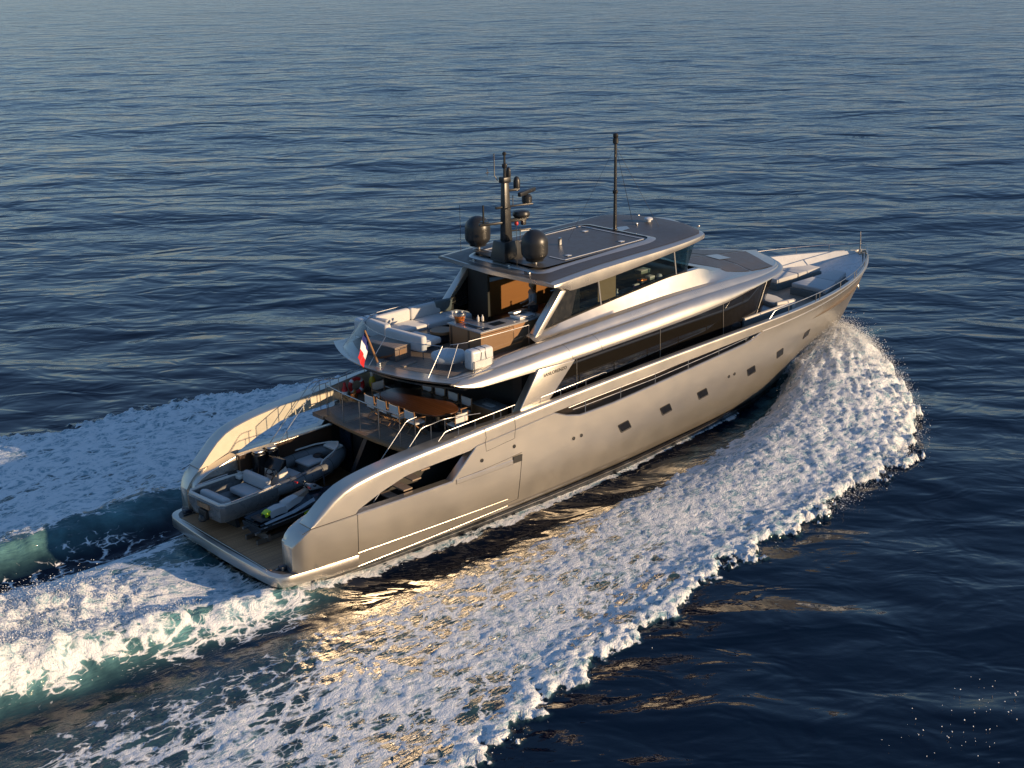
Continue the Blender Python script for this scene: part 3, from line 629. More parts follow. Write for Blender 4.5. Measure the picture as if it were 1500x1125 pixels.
# ------------------------------------------------------------------ saloon (black glass) under the upper deck
def front_curve(xs, ys): return [(x, y) for x, y in zip(xs, ys)]
tp = [(10.9, 2.66), (14, 2.66), (17, 2.66), (20, 2.66), (21.8, 2.66), (23.2, 2.64), (24.25, 2.58), (25.0, 2.35), (25.6, 1.95), (26.0, 1.4), (26.2, .7), (26.27, 0)]
bt = [(10.9, 2.66), (14, 2.66), (17, 2.66), (20, 2.66), (21.6, 2.66), (22.5, 2.64), (23.15, 2.58), (23.75, 2.35), (24.25, 1.95), (24.6, 1.4), (24.78, .7), (24.84, 0)]
b = MB(); full = lambda L: L+[(x, -y) for x, y in L[::-1][1:]]
ztp = [4.75]*4+[4.95, 5.1, 5.2, 5.24, 5.26, 5.28, 5.28, 5.28]
T = [(x, y, z) for (x, y), z in zip(tp, ztp)]; T += [(x, -y, z) for x, y, z in T[::-1][1:]]; Bt = [(x, y, 2.75) for x, y in full(bt)]
Mi = [tuple((a+b_)/2 for a, b_ in zip(p, q)) for p, q in zip(T, Bt)]
b.grid([Bt, Mi, T]); sal = b.build('saloon_windows', M['dglass'], Y, ang=25)
b = MB()
for X, s_ in ((13.6, 0), (17.95, .04), (21.62, .12)):
    for sd_ in (-1, 1): MB().tube([(X, sd_*2.668, 2.8), (X-s_, sd_*2.668, 4.95)], .013, 6).build('window_mullion', M['silver'], sal)
for sd_ in (-1, 1): MB().tube([(23.15, sd_*2.6, 2.8), (24.27, sd_*2.6, 5.2)], .015, 8).build('window_mullion', M['silver'], sal)
MB().box(10.9, 10.96, -2.66, 2.66, 2.8, 4.78).build('aft_glass_door', M['dark'], sal, False)
MB().prism([(10.0, 3.1), (11.0, 3.1), (11.0, 2.66), (10.0, 2.66)], 'z', 2.8, 4.78).build('wing_bulkhead', M['mblack'], sal, False)
MB().prism([(9.2, -3.1), (11.0, -3.1), (11.0, -2.66), (9.2, -2.66)][:0] or [(10.6, -3.1), (11.0, -3.1), (11.0, -2.66), (10.6, -2.66)], 'z', 2.8, 4.78).build('wing_bulkhead', M['mblack'], sal, False)
# ------------------------------------------------------------------ upper deck and its silver side fascia
a1 = [(6.62+.98*(abs(yy)/3.28)**2.0, yy) for yy in np.linspace(-3.28, 3.28, 21)]
ud = MB(); edge_top = [(x, y, 5.07) for x, y in a1]; edge_low = [(x+.05, y, 5.0) for x, y in a1]; under = [(x+.75, y*1.0, 4.76) for x, y in a1]
ud.grid([under, edge_low, edge_top, [(x+.55, y*.95, 5.085) for x, y in a1], [(13.0, y*.9, 5.085) for x, y in a1]])
udk = ud.build('upper_deck', M['silver'], Y, ang=40)
MB().prism([(x+.4, y*.99) for x, y in a1]+[(24.2, 2.2), (24.2, -2.2)], 'z', 4.74, 4.80).build('deck_underside', M['black'], udk, False)
MB().prism([(x+.62, y*.93) for x, y in a1]+[(13.4, 2.95), (21, 2.4), (21, -2.4), (13.4, -2.95)], 'z', 5.05, 5.095).build('teak_floor', M['teakgrey'], udk, False)
yB = arr(pchip([7.55, 8.0, 9, 14, 18, 20.5, 22.4, 23.9, 25.1, 25.8, 26.3, 26.65, 26.85, 26.9], [3.27, 3.40, 3.5, 3.52, 3.5, 3.40, 3.22, 2.98, 2.64, 2.22, 1.66, .95, .3, 0]))
zB = arr(pchip([7.55, 7.8, 8.6, 12, 15, 17, 20.6, 23.2, 24.5, 26.9], [5.02, 4.92, 4.78, 4.77, 4.86, 4.93, 5.10, 5.31, 5.36, 5.38]))
zC = arr(pchip([7.55, 8.6, 12.5, 16.3, 18.5, 20.0, 22, 24, 26.9], [5.07, 5.12, 5.31, 5.44, 5.54, 5.56, 5.53, 5.48, 5.44]))
zD = arr(pchip([7.55, 8.4, 10, 12.7, 15.8, 18.7, 21.2, 23.5, 25.5, 26.9], [5.076, 5.13, 5.36, 5.53, 5.69, 5.79, 5.76, 5.64, 5.53, 5.47]))
zE = arr(pchip([11.5, 11.9, 14.9, 17, 19, 20.2, 21.5, 22.8, 24.5, 26.9], [5.56, 5.66, 6.01, 6.21, 6.36, 6.36, 5.98, 5.84, 5.68, 5.48]))
Xf = [7.55, 7.65, 7.78]+list(np.arange(7.95, 26, .3))+[26.1, 26.3, 26.5, 26.65, 26.77, 26.85, 26.9]
low = MB(); mid = MB(); sh3 = MB()
for sd_ in (-1, 1):
    R0 = []; R1 = []; R2 = []
    for X in Xf:
        k = yB(X)/3.5; B_, C_, D_ = zB(X), zC(X), zD(X); g_ = .6+.4*k
        Q0 = [(3.10, B_-.02), (3.42, B_-.03), (3.485, B_-.01)]
        for t in np.linspace(0, 1, 9):
            an = t*math.pi/2*.92; Q0.append((3.5-.36*(1-math.cos(an)), B_+(C_-B_)*math.sin(an)/math.sin(math.pi/2*.92)))
        yC = Q0[-1][0]; Q0 += [(yC-.05, C_-.012)]
        R0.append([(X, sd_*y*k, z) for y, z in Q0])
        gq = min(.06, .4*(D_-C_)+.004)
        Q1 = [(yC-.05, C_-.012), (yC-.075, C_+gq*.3), (yC-.10, C_+gq), (yC-.20, D_-.035), (yC-.23, D_-.01), (yC-.28, D_)]
        if X < 12.5: Q1 += [(yC-.36, D_-.005), (yC-.40, 5.08)]
        else: Q1 += [(yC-.36, D_-.012), (yC-.44, D_-.01)]
        R1.append([(X, sd_*y*k, z) for y, z in Q1])
        if X > 11.4:
            E_ = max(zE(X), D_+.005) if X < 21.5 else max(zE(X), D_-.0); yD = Q1[-1][0]; bl = float(sstep(20.6, 23.2, X))
            yE = 2.50*(1-bl)+1.75*bl
            Q2 = [(yD, D_-.01), (yD-.06*(1-bl)-.15*bl, D_+.004), (yD+(yE-yD)*.45, D_+(E_-D_)*.28), (yD+(yE-yD)*.72, D_+(E_-D_)*.62), (yE, E_)]
            crown = E_+.02 if X < 20.5 else E_+.10*bl
            Q2 += [(yE*.92, E_+.015), (yE*.5, E_+.6*(crown-E_)), (0, crown)]
            R2.append([(X, sd_*y*k, z) for y, z in Q2])
    low.grid(R0); mid.grid(R1); low.add(R0[0], [tuple(range(len(R0[0])))]); mid.add(R1[0], [tuple(range(len(R1[0])))]); sh3.grid([r for r in R2 if r[0][0] > 20.45]); sh3.grid([r[:6] for r in R2 if r[0][0] < 20.9])
fas = low.build('side_fascia', M['silver'], Y, ang=60); mid.build('upper_coaming', M['silver'], Y, ang=40); fr_o = sh3.build('foreroof', M['silver'], Y, ang=50)
for X in (12.35, 13.75):
    for sd_ in (-1, 1):
        k = yB(X)/3.5; MB().tube([(X+.25*(1-t), sd_*(3.5-.36*(1-math.cos(t*1.44))+.002)*k, zB(X)+(zC(X)-zB(X))*math.sin(t*1.44)) for t in np.linspace(0, 1, 8)], .007, 6).build('panel_joint', M['rubber'], fas)
# dark panels let into the foreroof
def froof(x, y):
    k = yB(x)/3.5; bl = float(sstep(20.6, 23.2, x)); D_ = zD(x); E_ = max(zE(x), D_); yE = (2.50*(1-bl)+1.75*bl)*k; cr = E_+.10*bl; a = abs(y)
    yD = 2.70*k
    pts = [(0, cr), (yE*.5, E_+.6*(cr-E_)), (yE*.92, E_+.015), (yE, E_)]; t_ = [.72, .45]
    pts += [(yD+(yE-yD)*.72, D_+(E_-D_)*.62), (yD+(yE-yD)*.45, D_+(E_-D_)*.28), (yD, D_)]
    return float(np.interp(a, [p[0] for p in pts], [p[1] for p in pts]))
def roofpatch(name, poly4, mat_, parent, dz=.012, n=10):
    (a, b_, c, d) = poly4; rows = []
    for i in range(n+1):
        u = i/n; p = (a[0]+(b_[0]-a[0])*u, a[1]+(b_[1]-a[1])*u); q = (d[0]+(c[0]-d[0])*u, d[1]+(c[1]-d[1])*u)
        rows.append([(p[0]+(q[0]-p[0])*j/n, p[1]+(q[1]-p[1])*j/n, froof(p[0]+(q[0]-p[0])*j/n, p[1]+(q[1]-p[1])*j/n)+dz) for j in range(n+1)])
    return MB().grid(rows).build(name, mat_, parent)
for sd_ in (-1, 1):
    roofpatch('roof_panel', [(21.8, sd_*.05), (23.78, sd_*.05), (23.6, sd_*2.28), (22.4, sd_*2.02)], M['deckgrey'], fr_o)
    roofpatch('roof_panel', [(23.88, sd_*.05), (26.1, sd_*.05), (25.15, sd_*2.2), (23.7, sd_*2.28)], M['deckgrey'], fr_o)
roofpatch('roof_hatch', [(23.55, -.02), (24.3, -.02), (24.3, -.75), (23.55, -.75)], M['silver'], fr_o, .03)
# ------------------------------------------------------------------ wheelhouse, hardtop, mast
wb_ = [(11.95, 2.50), (13.5, 2.50), (15, 2.49), (17, 2.48), (18.95, 2.44), (19.65, 2.38), (20.0, 2.10), (20.25, 1.5), (20.42, .8), (20.47, 0)]
wt_ = [(13.25, 2.40), (14.0, 2.40), (15, 2.40), (17, 2.40), (19.0, 2.36), (20.2, 2.30), (20.52, 1.98), (20.75, 1.45), (20.95, .75), (21.0, 0)]
wzb = [zE(x)+.01 for x, y in wb_]; wzb[6:] = [6.36, 6.34, 6.32, 6.31]; wzt = [7.12, 7.20, 7.26, 7.36, 7.44, 7.47, 7.48, 7.48, 7.48, 7.48]
wh = MB(); Tm, Bm = [(x, y, z) for (x, y), z in zip(wt_, wzt)], [(x, y, z) for (x, y), z in zip(wb_, wzb)]
WH = MB()
for sd_ in (-1, 1):    # sill coaming
    WH.grid([[(x, sd_*(y+d), z+e) for (x, y, z) in Bm] for d, e in ((.02, -.12), (.03, .02), (-.03, .05), (-.08, .02), (-.08, -.3))])
WHo = WH.build('wheelhouse', M['mblack'], Y, ang=40)
for sd_ in (-1, 1):
    def seg(i, j, nm, mm):
        r0 = [(x, sd_*y, z+.03) for x, y, z in Bm[i:j+1]]; r1 = [(x, sd_*y, z) for x, y, z in Tm[i:j+1]]
        return MB().grid([r0, r1]).build(nm, M[mm], WHo, ang=60)
    seg(0, 1, 'quarter_panel', 'black'); seg(1, 4, 'side_window', 'tint'); seg(4, 9, 'windscreen', 'teal')
    m_ = MB().tube([(14.96, sd_*2.50, 6.03), (14.86, sd_*2.41, 7.26)], .035, 8); m_.build('window_mullion', M['silver'], WHo)
    MB().tube([(18.98, sd_*2.45, 6.38), (18.9, sd_*2.37, 7.44)], .03, 8).build('window_mullion', M['silver'], WHo)
    # raked aft pillar
    MB().add([(11.62, sd_*2.62, 5.50), (11.98, sd_*2.62, 5.60), (13.35, sd_*2.56, 6.98), (13.0, sd_*2.56, 6.98), (11.62, sd_*2.26, 5.50), (11.98, sd_*2.30, 5.60), (13.35, sd_*2.26, 6.98), (13.0, sd_*2.26, 6.98)],
             [(0, 1, 2, 3), (7, 6, 5, 4), (0, 4, 5, 1), (1, 5, 6, 2), (2, 6, 7, 3), (3, 7, 4, 0)]).build('aft_pillar', M['silver'], WHo, bevel=.04, seg=3)
    MB().prism([(12.0, 5.62), (14.0, 5.85), (14.0, 7.0), (13.3, 6.95)], 'y', sd_*2.42, sd_*2.34).build('pillar_lining', M['black'], WHo, False)
# interior: floor, cabinets, dash
MB().prism([(12.9, -2.3), (20.2, -1.9), (20.2, 1.9), (12.9, 2.3)], 'z', 5.09, 5.12).build('cabin_floor', M['walnut'], WHo, False)
MB().box(13.2, 16.4, 1.55, 2.2, 5.1, 6.42).build('wall_cabinet', M['orangewood'], WHo, False)
MB().prism([(13.2, 5.1), (16.4, 5.1), (16.4, 6.72), (13.2, 6.42)], 'y', 2.21, 2.32).build('port_lining', M['orangewood'], WHo, False)
MB().box(12.95, 13.05, 1.2, 2.3, 5.1, 7.0).build('cabin_bulkhead', M['dark'], WHo, False)
MB().prism([(17.4, 5.1), (20.1, 5.1), (20.1, 6.30), (19.2, 6.38), (18.4, 6.1), (17.4, 6.0)], 'y', -2.2, 2.2).build('dashboard', M['mblack'], WHo, bevel=.02)
MB().prism([(14.6, 5.1), (17.5, 5.1), (17.5, 6.02), (14.6, 5.92)], 'y', -2.38, -1.5).build('side_console', M['dgrey'], WHo, bevel=.03)
# hardtop
hwid = arr(pchip([12.2, 13, 15.3, 17.4, 19, 20.0, 20.4, 20.62, 20.85, 21.08, 21.24, 21.31, 21.33], [3.02, 3.0, 2.93, 2.88, 2.78, 2.68, 2.56, 2.28, 1.78, 1.12, .52, .2, 0]))
zT = arr(pchip([12.2, 14, 15.3, 17.4, 19, 20.4, 21.33], [7.36, 7.47, 7.52, 7.58, 7.63, 7.70, 7.70])); fh = arr(pchip([12.2, 13.2, 14.2, 18.4, 20.2, 21.33], [.20, .44, .45, .26, .20, .15]))
Xh = [12.2, 12.3, 12.6]+list(np.arange(13, 20.3, .35))+[20.4, 20.5, 20.62, 20.74, 20.85, 20.97, 21.08, 21.17, 21.24, 21.29, 21.33]
ht = MB()
def aftx(X, f): return X-(.0+.30*(1-f*f))*max(0, 1-(X-12.2)/2.0)
for sd_ in (-1, 1):
    R_ = []
    for X in Xh:
        h_, z_, f_ = hwid(X), zT(X), fh(X); k = h_/3.0
        pr = [(0, z_-.36), (.80, z_-.40), (.955, z_-f_-.03), (.985, z_-f_), (1.0, z_-f_+.02), (1.006, z_-f_*.5), (1.0, z_-.035), (.988, z_-.012), (.90, z_+.02), (.80, z_+.04), (.70, z_+.048), (.35, z_+.056), (0, z_+.06)]
        if X < 12.9: t = 1-(X-12.2)/.7; pr = [(a, z+(max(z_-.10, z)-z)*t) for a, z in pr]
        R_.append([(aftx(X, a), sd_*a*h_, z) for a, z in pr])
    ht.grid(R_)
    e_ = R_[0]; ht.add(e_, [tuple(range(len(e_)))])
hto = ht.build('hardtop', M['silver'], Y, ang=28)
def zroof(x, y):
    a = abs(y)/max(hwid(x), .01); z_ = zT(x)
    return float(np.interp(a, [0, .35, .70, .80, .90, .988, 1], [z_+.06, z_+.056, z_+.048, z_+.04, z_+.02, z_-.012, z_-.035]))
def rpatch(name, rows_xy, mat_, parent, dz=.012):
    return MB().grid([[(x, y, zroof(x, y)+dz) for x, y in r] for r in rows_xy]).build(name, mat_, parent)
rp = rpatch('roof_coating', [[(aftx(x, 0)+.03*0 if False else aftx(x, f*q_), f*q_*hwid(x)) for f in np.linspace(-1, 1, 25)] for x, q_ in [(12.28, .93)]+[(x_, float(np.interp(x_, [12.5, 15, 17, 20.4], [.91, .89, .89, .93]))) for x_ in np.arange(12.5, 20.5, .25)]+[(20.62, .93), (20.8, .92), (20.95, .9), (21.05, .9)]], M['deckgrey'], hto)
# raised hatch with pale outline in the roof
hx0, hx1, hy = 12.72, 18.0, 1.62
def rrect(x0, x1, y0, y1, r=.35, n=6, c1=.9):
    p = []
    for cx, cy, a in ((x1-c1, y1-r, 0), (x0+r, y1-r, 90), (x0+r, y0+r, 180), (x1-c1, y0+r, 270)):
        rr = c1 if cx > (x0+x1)/2 else r
        p += [(cx+rr*math.cos(math.radians(a+90*k/n)), cy+r*math.sin(math.radians(a+90*k/n))) for k in range(n+1)]
    return p
o0 = rrect(hx0-.18, hx1+.75, -hy-.42, hy+.42, .5, 6, 1.0); o1 = rrect(hx0-.10, hx1+.55, -hy-.32, hy+.32, .45, 6, .9); o2 = rrect(hx0, hx1+.40, -hy-.20, hy+.20, .4, 6, .7)
MB().grid([[(x, y, zroof(x, y)+.004) for x, y in o0], [(x, y, zroof(x, y)+.07) for x, y in o1], [(x, y, zroof(x, y)+.085) for x, y in o2]], cv=True).build('hatch_rim', M['silver'], hto)
MB().add([(x, y, zroof(hx0+2, 0)+.085+(x-hx0-2)*.02) for x, y in o2], [tuple(range(len(o2)))]).build('hatch_lid', M['deckgrey'], hto)
zh = lambda x: zroof(hx0+2, 0)+.096+(x-hx0-2)*.02
b = MB()
for p, q in (((14.05, -1.62), (18.1, -1.62)), ((18.1, -1.62), (18.1, 1.62)), ((18.1, 1.62), (13.2, 1.62)), ((14.05, -1.62), (14.05, -.9)), ((13.2, 1.62), (13.2, 1.1))):
    b.obox(((p[0]+q[0])/2, (p[1]+q[1])/2, zh((p[0]+q[0])/2)+.004), (abs(p[0]-q[0])+.05, abs(p[1]-q[1])+.05, .012), ry=-.02)
b.build('hatch_outline', M['gelcoat'], hto, False)
for x, y in ((17.6, .9), (17.3, -1.25), (14.6, -1.25), (14.3, 1.2)): MB().obox((x, y, zh(x)+.004), (.2, .16, .014)).build('deck_light', M['gelcoat'], hto, False)
b = MB().obox((15.5, .1, zh(15.5)+.10), (.10, .10, .2)).obox((15.5, .1, zh(15.5)+.22), (.22, .08, .07), rz=.5); b.build('lifting_eye', M['steel'], hto)
b = MB().lathe([(.10, 0), (.10, .06), (.17, .08), (.17, .13), (.12, .16), (0, .17)], (20.3, .15, zroof(20.3, .15)+.01), 16); b.build('gps_antenna', M['gelcoat'], hto)
for x, y in ((19.7, .2), (21.1, 1.4), (21.2, -1.6), (12.35, 1.2), (12.4, -1.6), (12.6, -.4)): MB().obox((x, y, zroof(x, y)+.04), (.08, .10, .07)).build('roof_fitting', M['steel'], hto, bevel=.01)
# radar mast
mb = thing_m = MB(); zb = zroof(13.0, .2)+.08
def trap(c0, s0, c1, s1, z0, z1): return [(c0[0]+a*s0[0]/2, c0[1]+b_*s0[1]/2, z0) for a, b_ in ((-1, -1), (1, -1), (1, 1), (-1, 1))]+[(c1[0]+a*s1[0]/2, c1[1]+b_*s1[1]/2, z1) for a, b_ in ((-1, -1), (1, -1), (1, 1), (-1, 1))]
BF = [(3, 2, 1, 0), (4, 5, 6, 7), (0, 1, 5, 4), (1, 2, 6, 5), (2, 3, 7, 6), (3, 0, 4, 7)]
mb.add(trap((13.0, .2), (.90, .76), (13.0, .2), (.70, .60), zb, zb+.74), BF)
mb.add(trap((13.0, .2), (.33, .29), (12.98, .2), (.21, .19), zb+.74, zb+3.0), BF)
mast = mb.build('radar_mast', M['mblack'], Y, bevel=.02); mast.scale.z = .93; mast.location.z = zb*.07
cm_ = (12.98, .2)
def arm(z, dx, dy, w_=.15, h_=.09, x0=0): 
    L = math.hypot(dx, dy); return MB().obox((cm_[0]+dx/2, cm_[1]+dy/2, z), (L, w_, h_), rz=math.atan2(dy, dx)).build('mast_arm', M['mblack'], mast, bevel=.012)
z0_ = zb-.0
arm(z0_+1.42, -.95, .30); arm(z0_+1.46, .75, -.22); arm(z0_+1.08, .90, -.30, .09, .05); arm(z0_+2.02, 1.02, -.28, .16, .06); arm(z0_+1.52, .80, -.26, .2, .05); arm(z0_+2.62, .50, -.16)
arm(z0_+2.0, -.35, .12)
tx = lambda r, a=-.26: (cm_[0]+r*math.cos(a), cm_[1]+r*math.sin(a))
x, y = tx(.62); MB().lathe([(.26, 0), (.30, .05), (.31, .14), (.27, .22), (.15, .25), (0, .26)], (x, y, z0_+1.56), 24).build('radome', M['mblack'], mast)
x, y = tx(.85); MB().lathe([(.12, 0), (.18, .04), (.18, .26), (.13, .32), (0, .33)], (x, y, z0_+2.05), 16).build('radar_pedestal', M['mblack'], mast)
MB().obox((x, y, z0_+2.48), (1.15, .14, .16), rz=.35, ry=-.02).build('radar_scanner', M['mblack'], mast, bevel=.03)
x, y = tx(.46); MB().lathe([(.11, 0), (.12, .08), (.12, .28), (.09, .40), (.04, .45), (0, .455)], (x, y, z0_+2.65), 16).build('satphone_dome', M['mblack'], mast)
x, y = tx(.36, 2.83); x, y = cm_[0]-.80, cm_[1]+.25
MB().tube([(x, y, z0_+1.45), (x, y, z0_+2.15)], .035, 8).build('antenna_rod', M['mblack'], mast)
MB().lathe([(.16, 0), (.16, .02), (0, .02)], (x+.05, y, z0_+1.52), 14).build('antenna_plate', M['mblack'], mast)
b = MB().tube([(12.98, .2, z0_+3.0), (12.98, .2, z0_+3.95)], [.06, .035], 8); b.lathe([(.05, 0), (.07, .04), (.07, .1), (.03, .14), (0, .14)], (12.98, .2, z0_+3.92), 10); b.lathe([(.07, 0), (.09, .05), (.09, .16), (0, .2)], (12.98, .2, z0_+3.45), 10); b.build('mast_top', M['mblack'], mast)
MB().lathe([(.07, 0), (.09, .1), (.07, .35), (0, .42)], (13.12, .16, z0_+3.08), 10).build('horn', M['mblack'], mast)
MB().obox((12.98, .2, z0_+3.02), (.34, .28, .22)).build('light_box', M['mblack'], mast, bevel=.03)
b = MB().tube([(12.78, .35, z0_+3.0), (12.70, .42, z0_+3.2), (12.70, .42, z0_+4.0)], .018, 6).obox((12.5, .56, z0_+3.3), (.14, .03, .03)).tube([(12.5, .56, z0_+3.2), (12.5, .56, z0_+3.45)], .012, 5); b.build('whip_antenna', M['mblack'], mast)
x, y = tx(.42); MB().lathe([(0, 0), (.06, .03), (.08, .09), (.06, .15), (0, .18)], (x, y, z0_+1.24), 12).build('signal_lamp', M['red'], mast)
x, y = tx(.75); MB().obox((x, y, z0_+1.03), (.34, .06, .05), rz=-.2).build('floodlight', M['gelcoat'], mast)
MB().tube([(cm_[0]+.45, cm_[1]-.25, z0_), (cm_[0]+.45, cm_[1]-.25, z0_+1.2)], .012, 5).build('whip_antenna', M['mblack'], mast)
x, y = tx(.30); MB().tube([(x, y, z0_+2.04), (x, y, z0_+2.42)], .02, 6).build('whip_antenna', M['steel'], mast)
x, y = tx(.70); MB().obox((x, y, z0_+1.34), (.16, .14, .20)).build('camera_box', M['mblack'], mast, bevel=.02)
MB().lathe([(.20, 0), (.2, .05), (0, .05)], (cm_[0], cm_[1], z0_+1.95), 10).build('mast_collar', M['mblack'], mast)
for (x, y) in ((13.13, -1.10), (13.30, 2.08)):
    zz = zroof(x, y)+.06; bs = MB().lathe([(.20, 0), (.20, .03), (.10, .05), (.10, .16)], (x, y, zz), 16).build('dome_pedestal', M['steel'], Y)
    R_ = .465; pf = [(.16, .0), (.30, .04)]+[(R_*math.sin(a), .36-.34*math.cos(a)) for a in np.linspace(.75, math.pi/2, 7)]+[(R_, .62)]+[(R_*math.cos(a), .66+.46*math.sin(a)) for a in np.linspace(0.05, math.pi/2, 12)]
    MB().lathe(pf, (x, y, zz+.13), 40).build('satellite_dome', M['mblack'], bs, ang=60)
    MB().tube([(x-.6, y+.25, zz-.02), (x-.6, y+.25, zz+1.7)], .008, 5).build('whip_antenna', M['mblack'], bs)
# signal mast with stays
px_, py_ = 18.55, .25; pz_ = zroof(px_, py_)
MB().add([(px_+a, py_+b_, zroof(px_+a, py_+b_)+.02) for a, b_ in ((-.75, 0), (-.2, -.28), (.55, -.25), (.75, .1), (.3, .35), (-.4, .3))], [(0, 1, 2, 3, 4, 5)]).build('mast_plate', M['silver'], hto)
b = MB().tube([(px_, py_, pz_), (px_, py_, pz_+1.4), (px_, py_, pz_+3.32)], [.075, .06, .05], 10); b.lathe([(.12, 0), (.12, .07), (0, .08)], (px_, py_, pz_), 12); b.lathe([(.09, 0), (.1, .04), (.1, .12), (.06, .14)], (px_, py_, pz_+1.42), 10)
sm = b.build('signal_mast', M['mblack'], Y)
MB().lathe([(.07, 0), (.11, .03), (.11, .20), (.08, .22), (.10, .25), (.10, .36), (.05, .40), (0, .40)], (px_, py_, pz_+3.27), 12).build('masthead_light', M['mblack'], sm)
b = MB()
for q in ((16.2, .4), (19.9, -.75), (20.9, 1.6), (19.6, .3)): b.tube([(px_, py_, pz_+3.2), (q[0], q[1], zroof(*q)+.02)], .006, 4)
b.build('stay_wire', M['mblack'], sm)
# ------------------------------------------------------------------ upper deck glass, rails
def glassrun(name, base, top, posts, parent=Y, r=.013):
    g = MB().grid([base, top]).build(name, M['pane'], parent)
    MB().tube(top, r, 8).build('top_rail', M['steel'], g)
    for k in posts: MB().tube([base[k], top[k]], .011, 6).build('post', M['steel'], g)
    return g
zt_ = 5.97
gb = [(6.75+.72*(abs(yy)/2.55)**2.2, yy, 5.10) for yy in np.linspace(2.45, -2.3, 13)]
gt = [(x+.75, y*.93, zt_-.02) for x, y, z in gb]
glassrun('windbreak_glass', gb, gt, (0, 6, 12))
gb2 = [(7.55, -2.42, 5.10), (7.75, -2.75, 5.10), (8.2, -2.95, 5.10)]; gt2 = [(8.35, -2.2, zt_-.02), (8.55, -2.35, zt_), (8.9, -2.45, zt_)]
glassrun('corner_glass', gb2, gt2, (1,)); glassrun('corner_glass', [(x, -y, z) for x, y, z in gb2], [(x, -y, z) for x, y, z in gt2], (1,))
for sd_ in (-1, 1):
    b0 = [(8.9, sd_*2.45, 5.15), (9.8, sd_*2.48, 5.15), (10.7, sd_*2.48, 5.2), (11.55, sd_*2.46, 5.2)]
    glassrun('side_glass', b0, [(x, y, 6.0) for x, y, z in b0], (3,))
# ensign staff with the flag
es = MB().tube([(7.05, -.05, 5.08), (6.62, .02, 6.35)], [.045, .03], 8).build('ensign_staff', M['oak'], Y)
MB().lathe([(.08, 0), (.08, .12), (.05, .14)], (7.06, -.06, 5.06), 12).build('staff_socket', M['steel'], es)
fl = {'flagblue': (0, .34), 'flagwhite': (.34, .67), 'flagred': (.67, 1.0)}
def flagpt(u, v):      # hangs from the staff head and blows a little aft
    top = Vector((6.63, .02, 6.32)); d = Vector((.28, -.05, -.84))
    a = top+d*v*.50; out = Vector((-.33, -.02, -.78))
    w_ = .045*math.sin(u*6+v*3)*(0.3+u)+.03*math.sin(v*9+u*2)
    return a+out*u*1.05+Vector((.10*v*u, w_+.06*v, 0))
for nm, (u0, u1) in fl.items():
    MB().grid([[flagpt(u0+(u1-u0)*i/6, j/6) for j in range(7)] for i in range(7)]).build('flag', M[nm], es)
# two white canisters strapped into steel cradles on the quarters are separate things (see below)
# ------------------------------------------------------------------ foredeck
fd = MB()
fx = [22.4]+list(np.arange(23, 34.2, .4))+[34.3]
fd.grid([[(x, f*max(hb(x)-.30, .02), 3.22+.015*(x-22)) for f in np.linspace(-1, 1, 9)] for x in fx]); fdk = fd.build('foredeck', M['teakgrey'], Y, False)
b = MB()
for sd_ in (-1, 1): b.grid([[(xm(X, z), sd_*max(yb(X, z)-.22-.12*(3.9-z), .0), z) for z in (3.2, 3.5, 3.8, zs_(X)-.02)] for X in np.arange(22.6, 34.8, .3)])
b.build('bulwark_lining', M['gelcoat'], fdk)
MB().grid([[(x, f*max(hb(x)-.28, .02), z+.06*f*f) for f in np.linspace(-1, 1, 11)] for x, z in ((32.25, 3.40), (32.4, 3.46), (33.0, 3.62), (33.6, 3.78), (34.2, 3.92), (34.6, 4.02))]).build('bow_platform', M['gelcoat'], fdk)
for sd_ in (-1, 1):
    def brp(X, dz): return (xm(X, 4.15), sd_*(hb(X)-.08), zs_(X)+dz)
    p1 = [brp(23.05, .02), brp(23.35, .26)]+[brp(X, .29) for X in np.arange(23.7, 34.6, .4)]+[(34.78, sd_*.22, 4.50), (34.92, 0, 4.5)]
    rail('bow_rail', Y, p1, [(brp(X, 0), brp(X, .29)) for X in (24.3, 26.3, 26.6, 28.5, 30.2, 30.5, 32.2, 33.6)], .018, .02)
bs = MB().tube([(34.60, 0, 4.1), (34.58, 0, 4.75), (34.55, 0, 5.12)], [.03, .03, .02], 8).build('bow_staff', M['steel'], Y)
b = MB().obox((34.62, 0, 4.2), (.12, .12, .2)); b.build('staff_foot', M['steel'], bs)
for sd_ in (-1, 1):
    b = MB().lathe([(.16, 0), (.20, .03), (.16, .06), (.10, .05), (.09, 0)], n=18, M=Matrix.Translation(P(33.4, 3.0, sd_, .0)) @ Matrix.Rotation(math.radians(78)*(1 if sd_ < 0 else -1), 4, 'X') @ Matrix.Rotation(.5, 4, 'Y')); b.build('anchor_hawse', M['steel'], Y)
# built-in bow seating bases
for nm, poly, z0, z1 in (('pad_base', [(28.9, -2.15), (32.2, -.95), (32.2, -.35), (28.9, -.35)], 3.25, 3.62), ('pad_base', [(28.9, 2.15), (32.2, .95), (32.2, .35), (28.9, .35)], 3.25, 3.62)):
    MB().prism(poly, 'z', z0, z1).build(nm, M['dgrey'], fdk, bevel=.03)
MB().prism([(25.0, -2.3), (26.3, -2.55), (26.9, -1.2), (27.0, 0), (26.9, 1.2), (26.3, 2.55), (25.0, 2.3)], 'z', 3.25, 3.62).build('sofa_base', M['gelcoat'], fdk, bevel=.03)
for sd_ in (-1, 1): MB().prism([(22.75, sd_*2.72), (24.2, sd_*2.75), (26.0, sd_*2.62), (26.0, sd_*2.5), (24.2, sd_*2.62), (22.75, sd_*2.6)], 'z', 3.2, 3.84).build('side_coaming', M['dgrey'], fdk, bevel=.02)
MB().lathe([(.20, 0), (.24, .1), (.22, .3), (.1, .42), (0, .45)], (22.95, -3.0, 3.25), 18).build('deck_locker', M['gelcoat'], fdk)
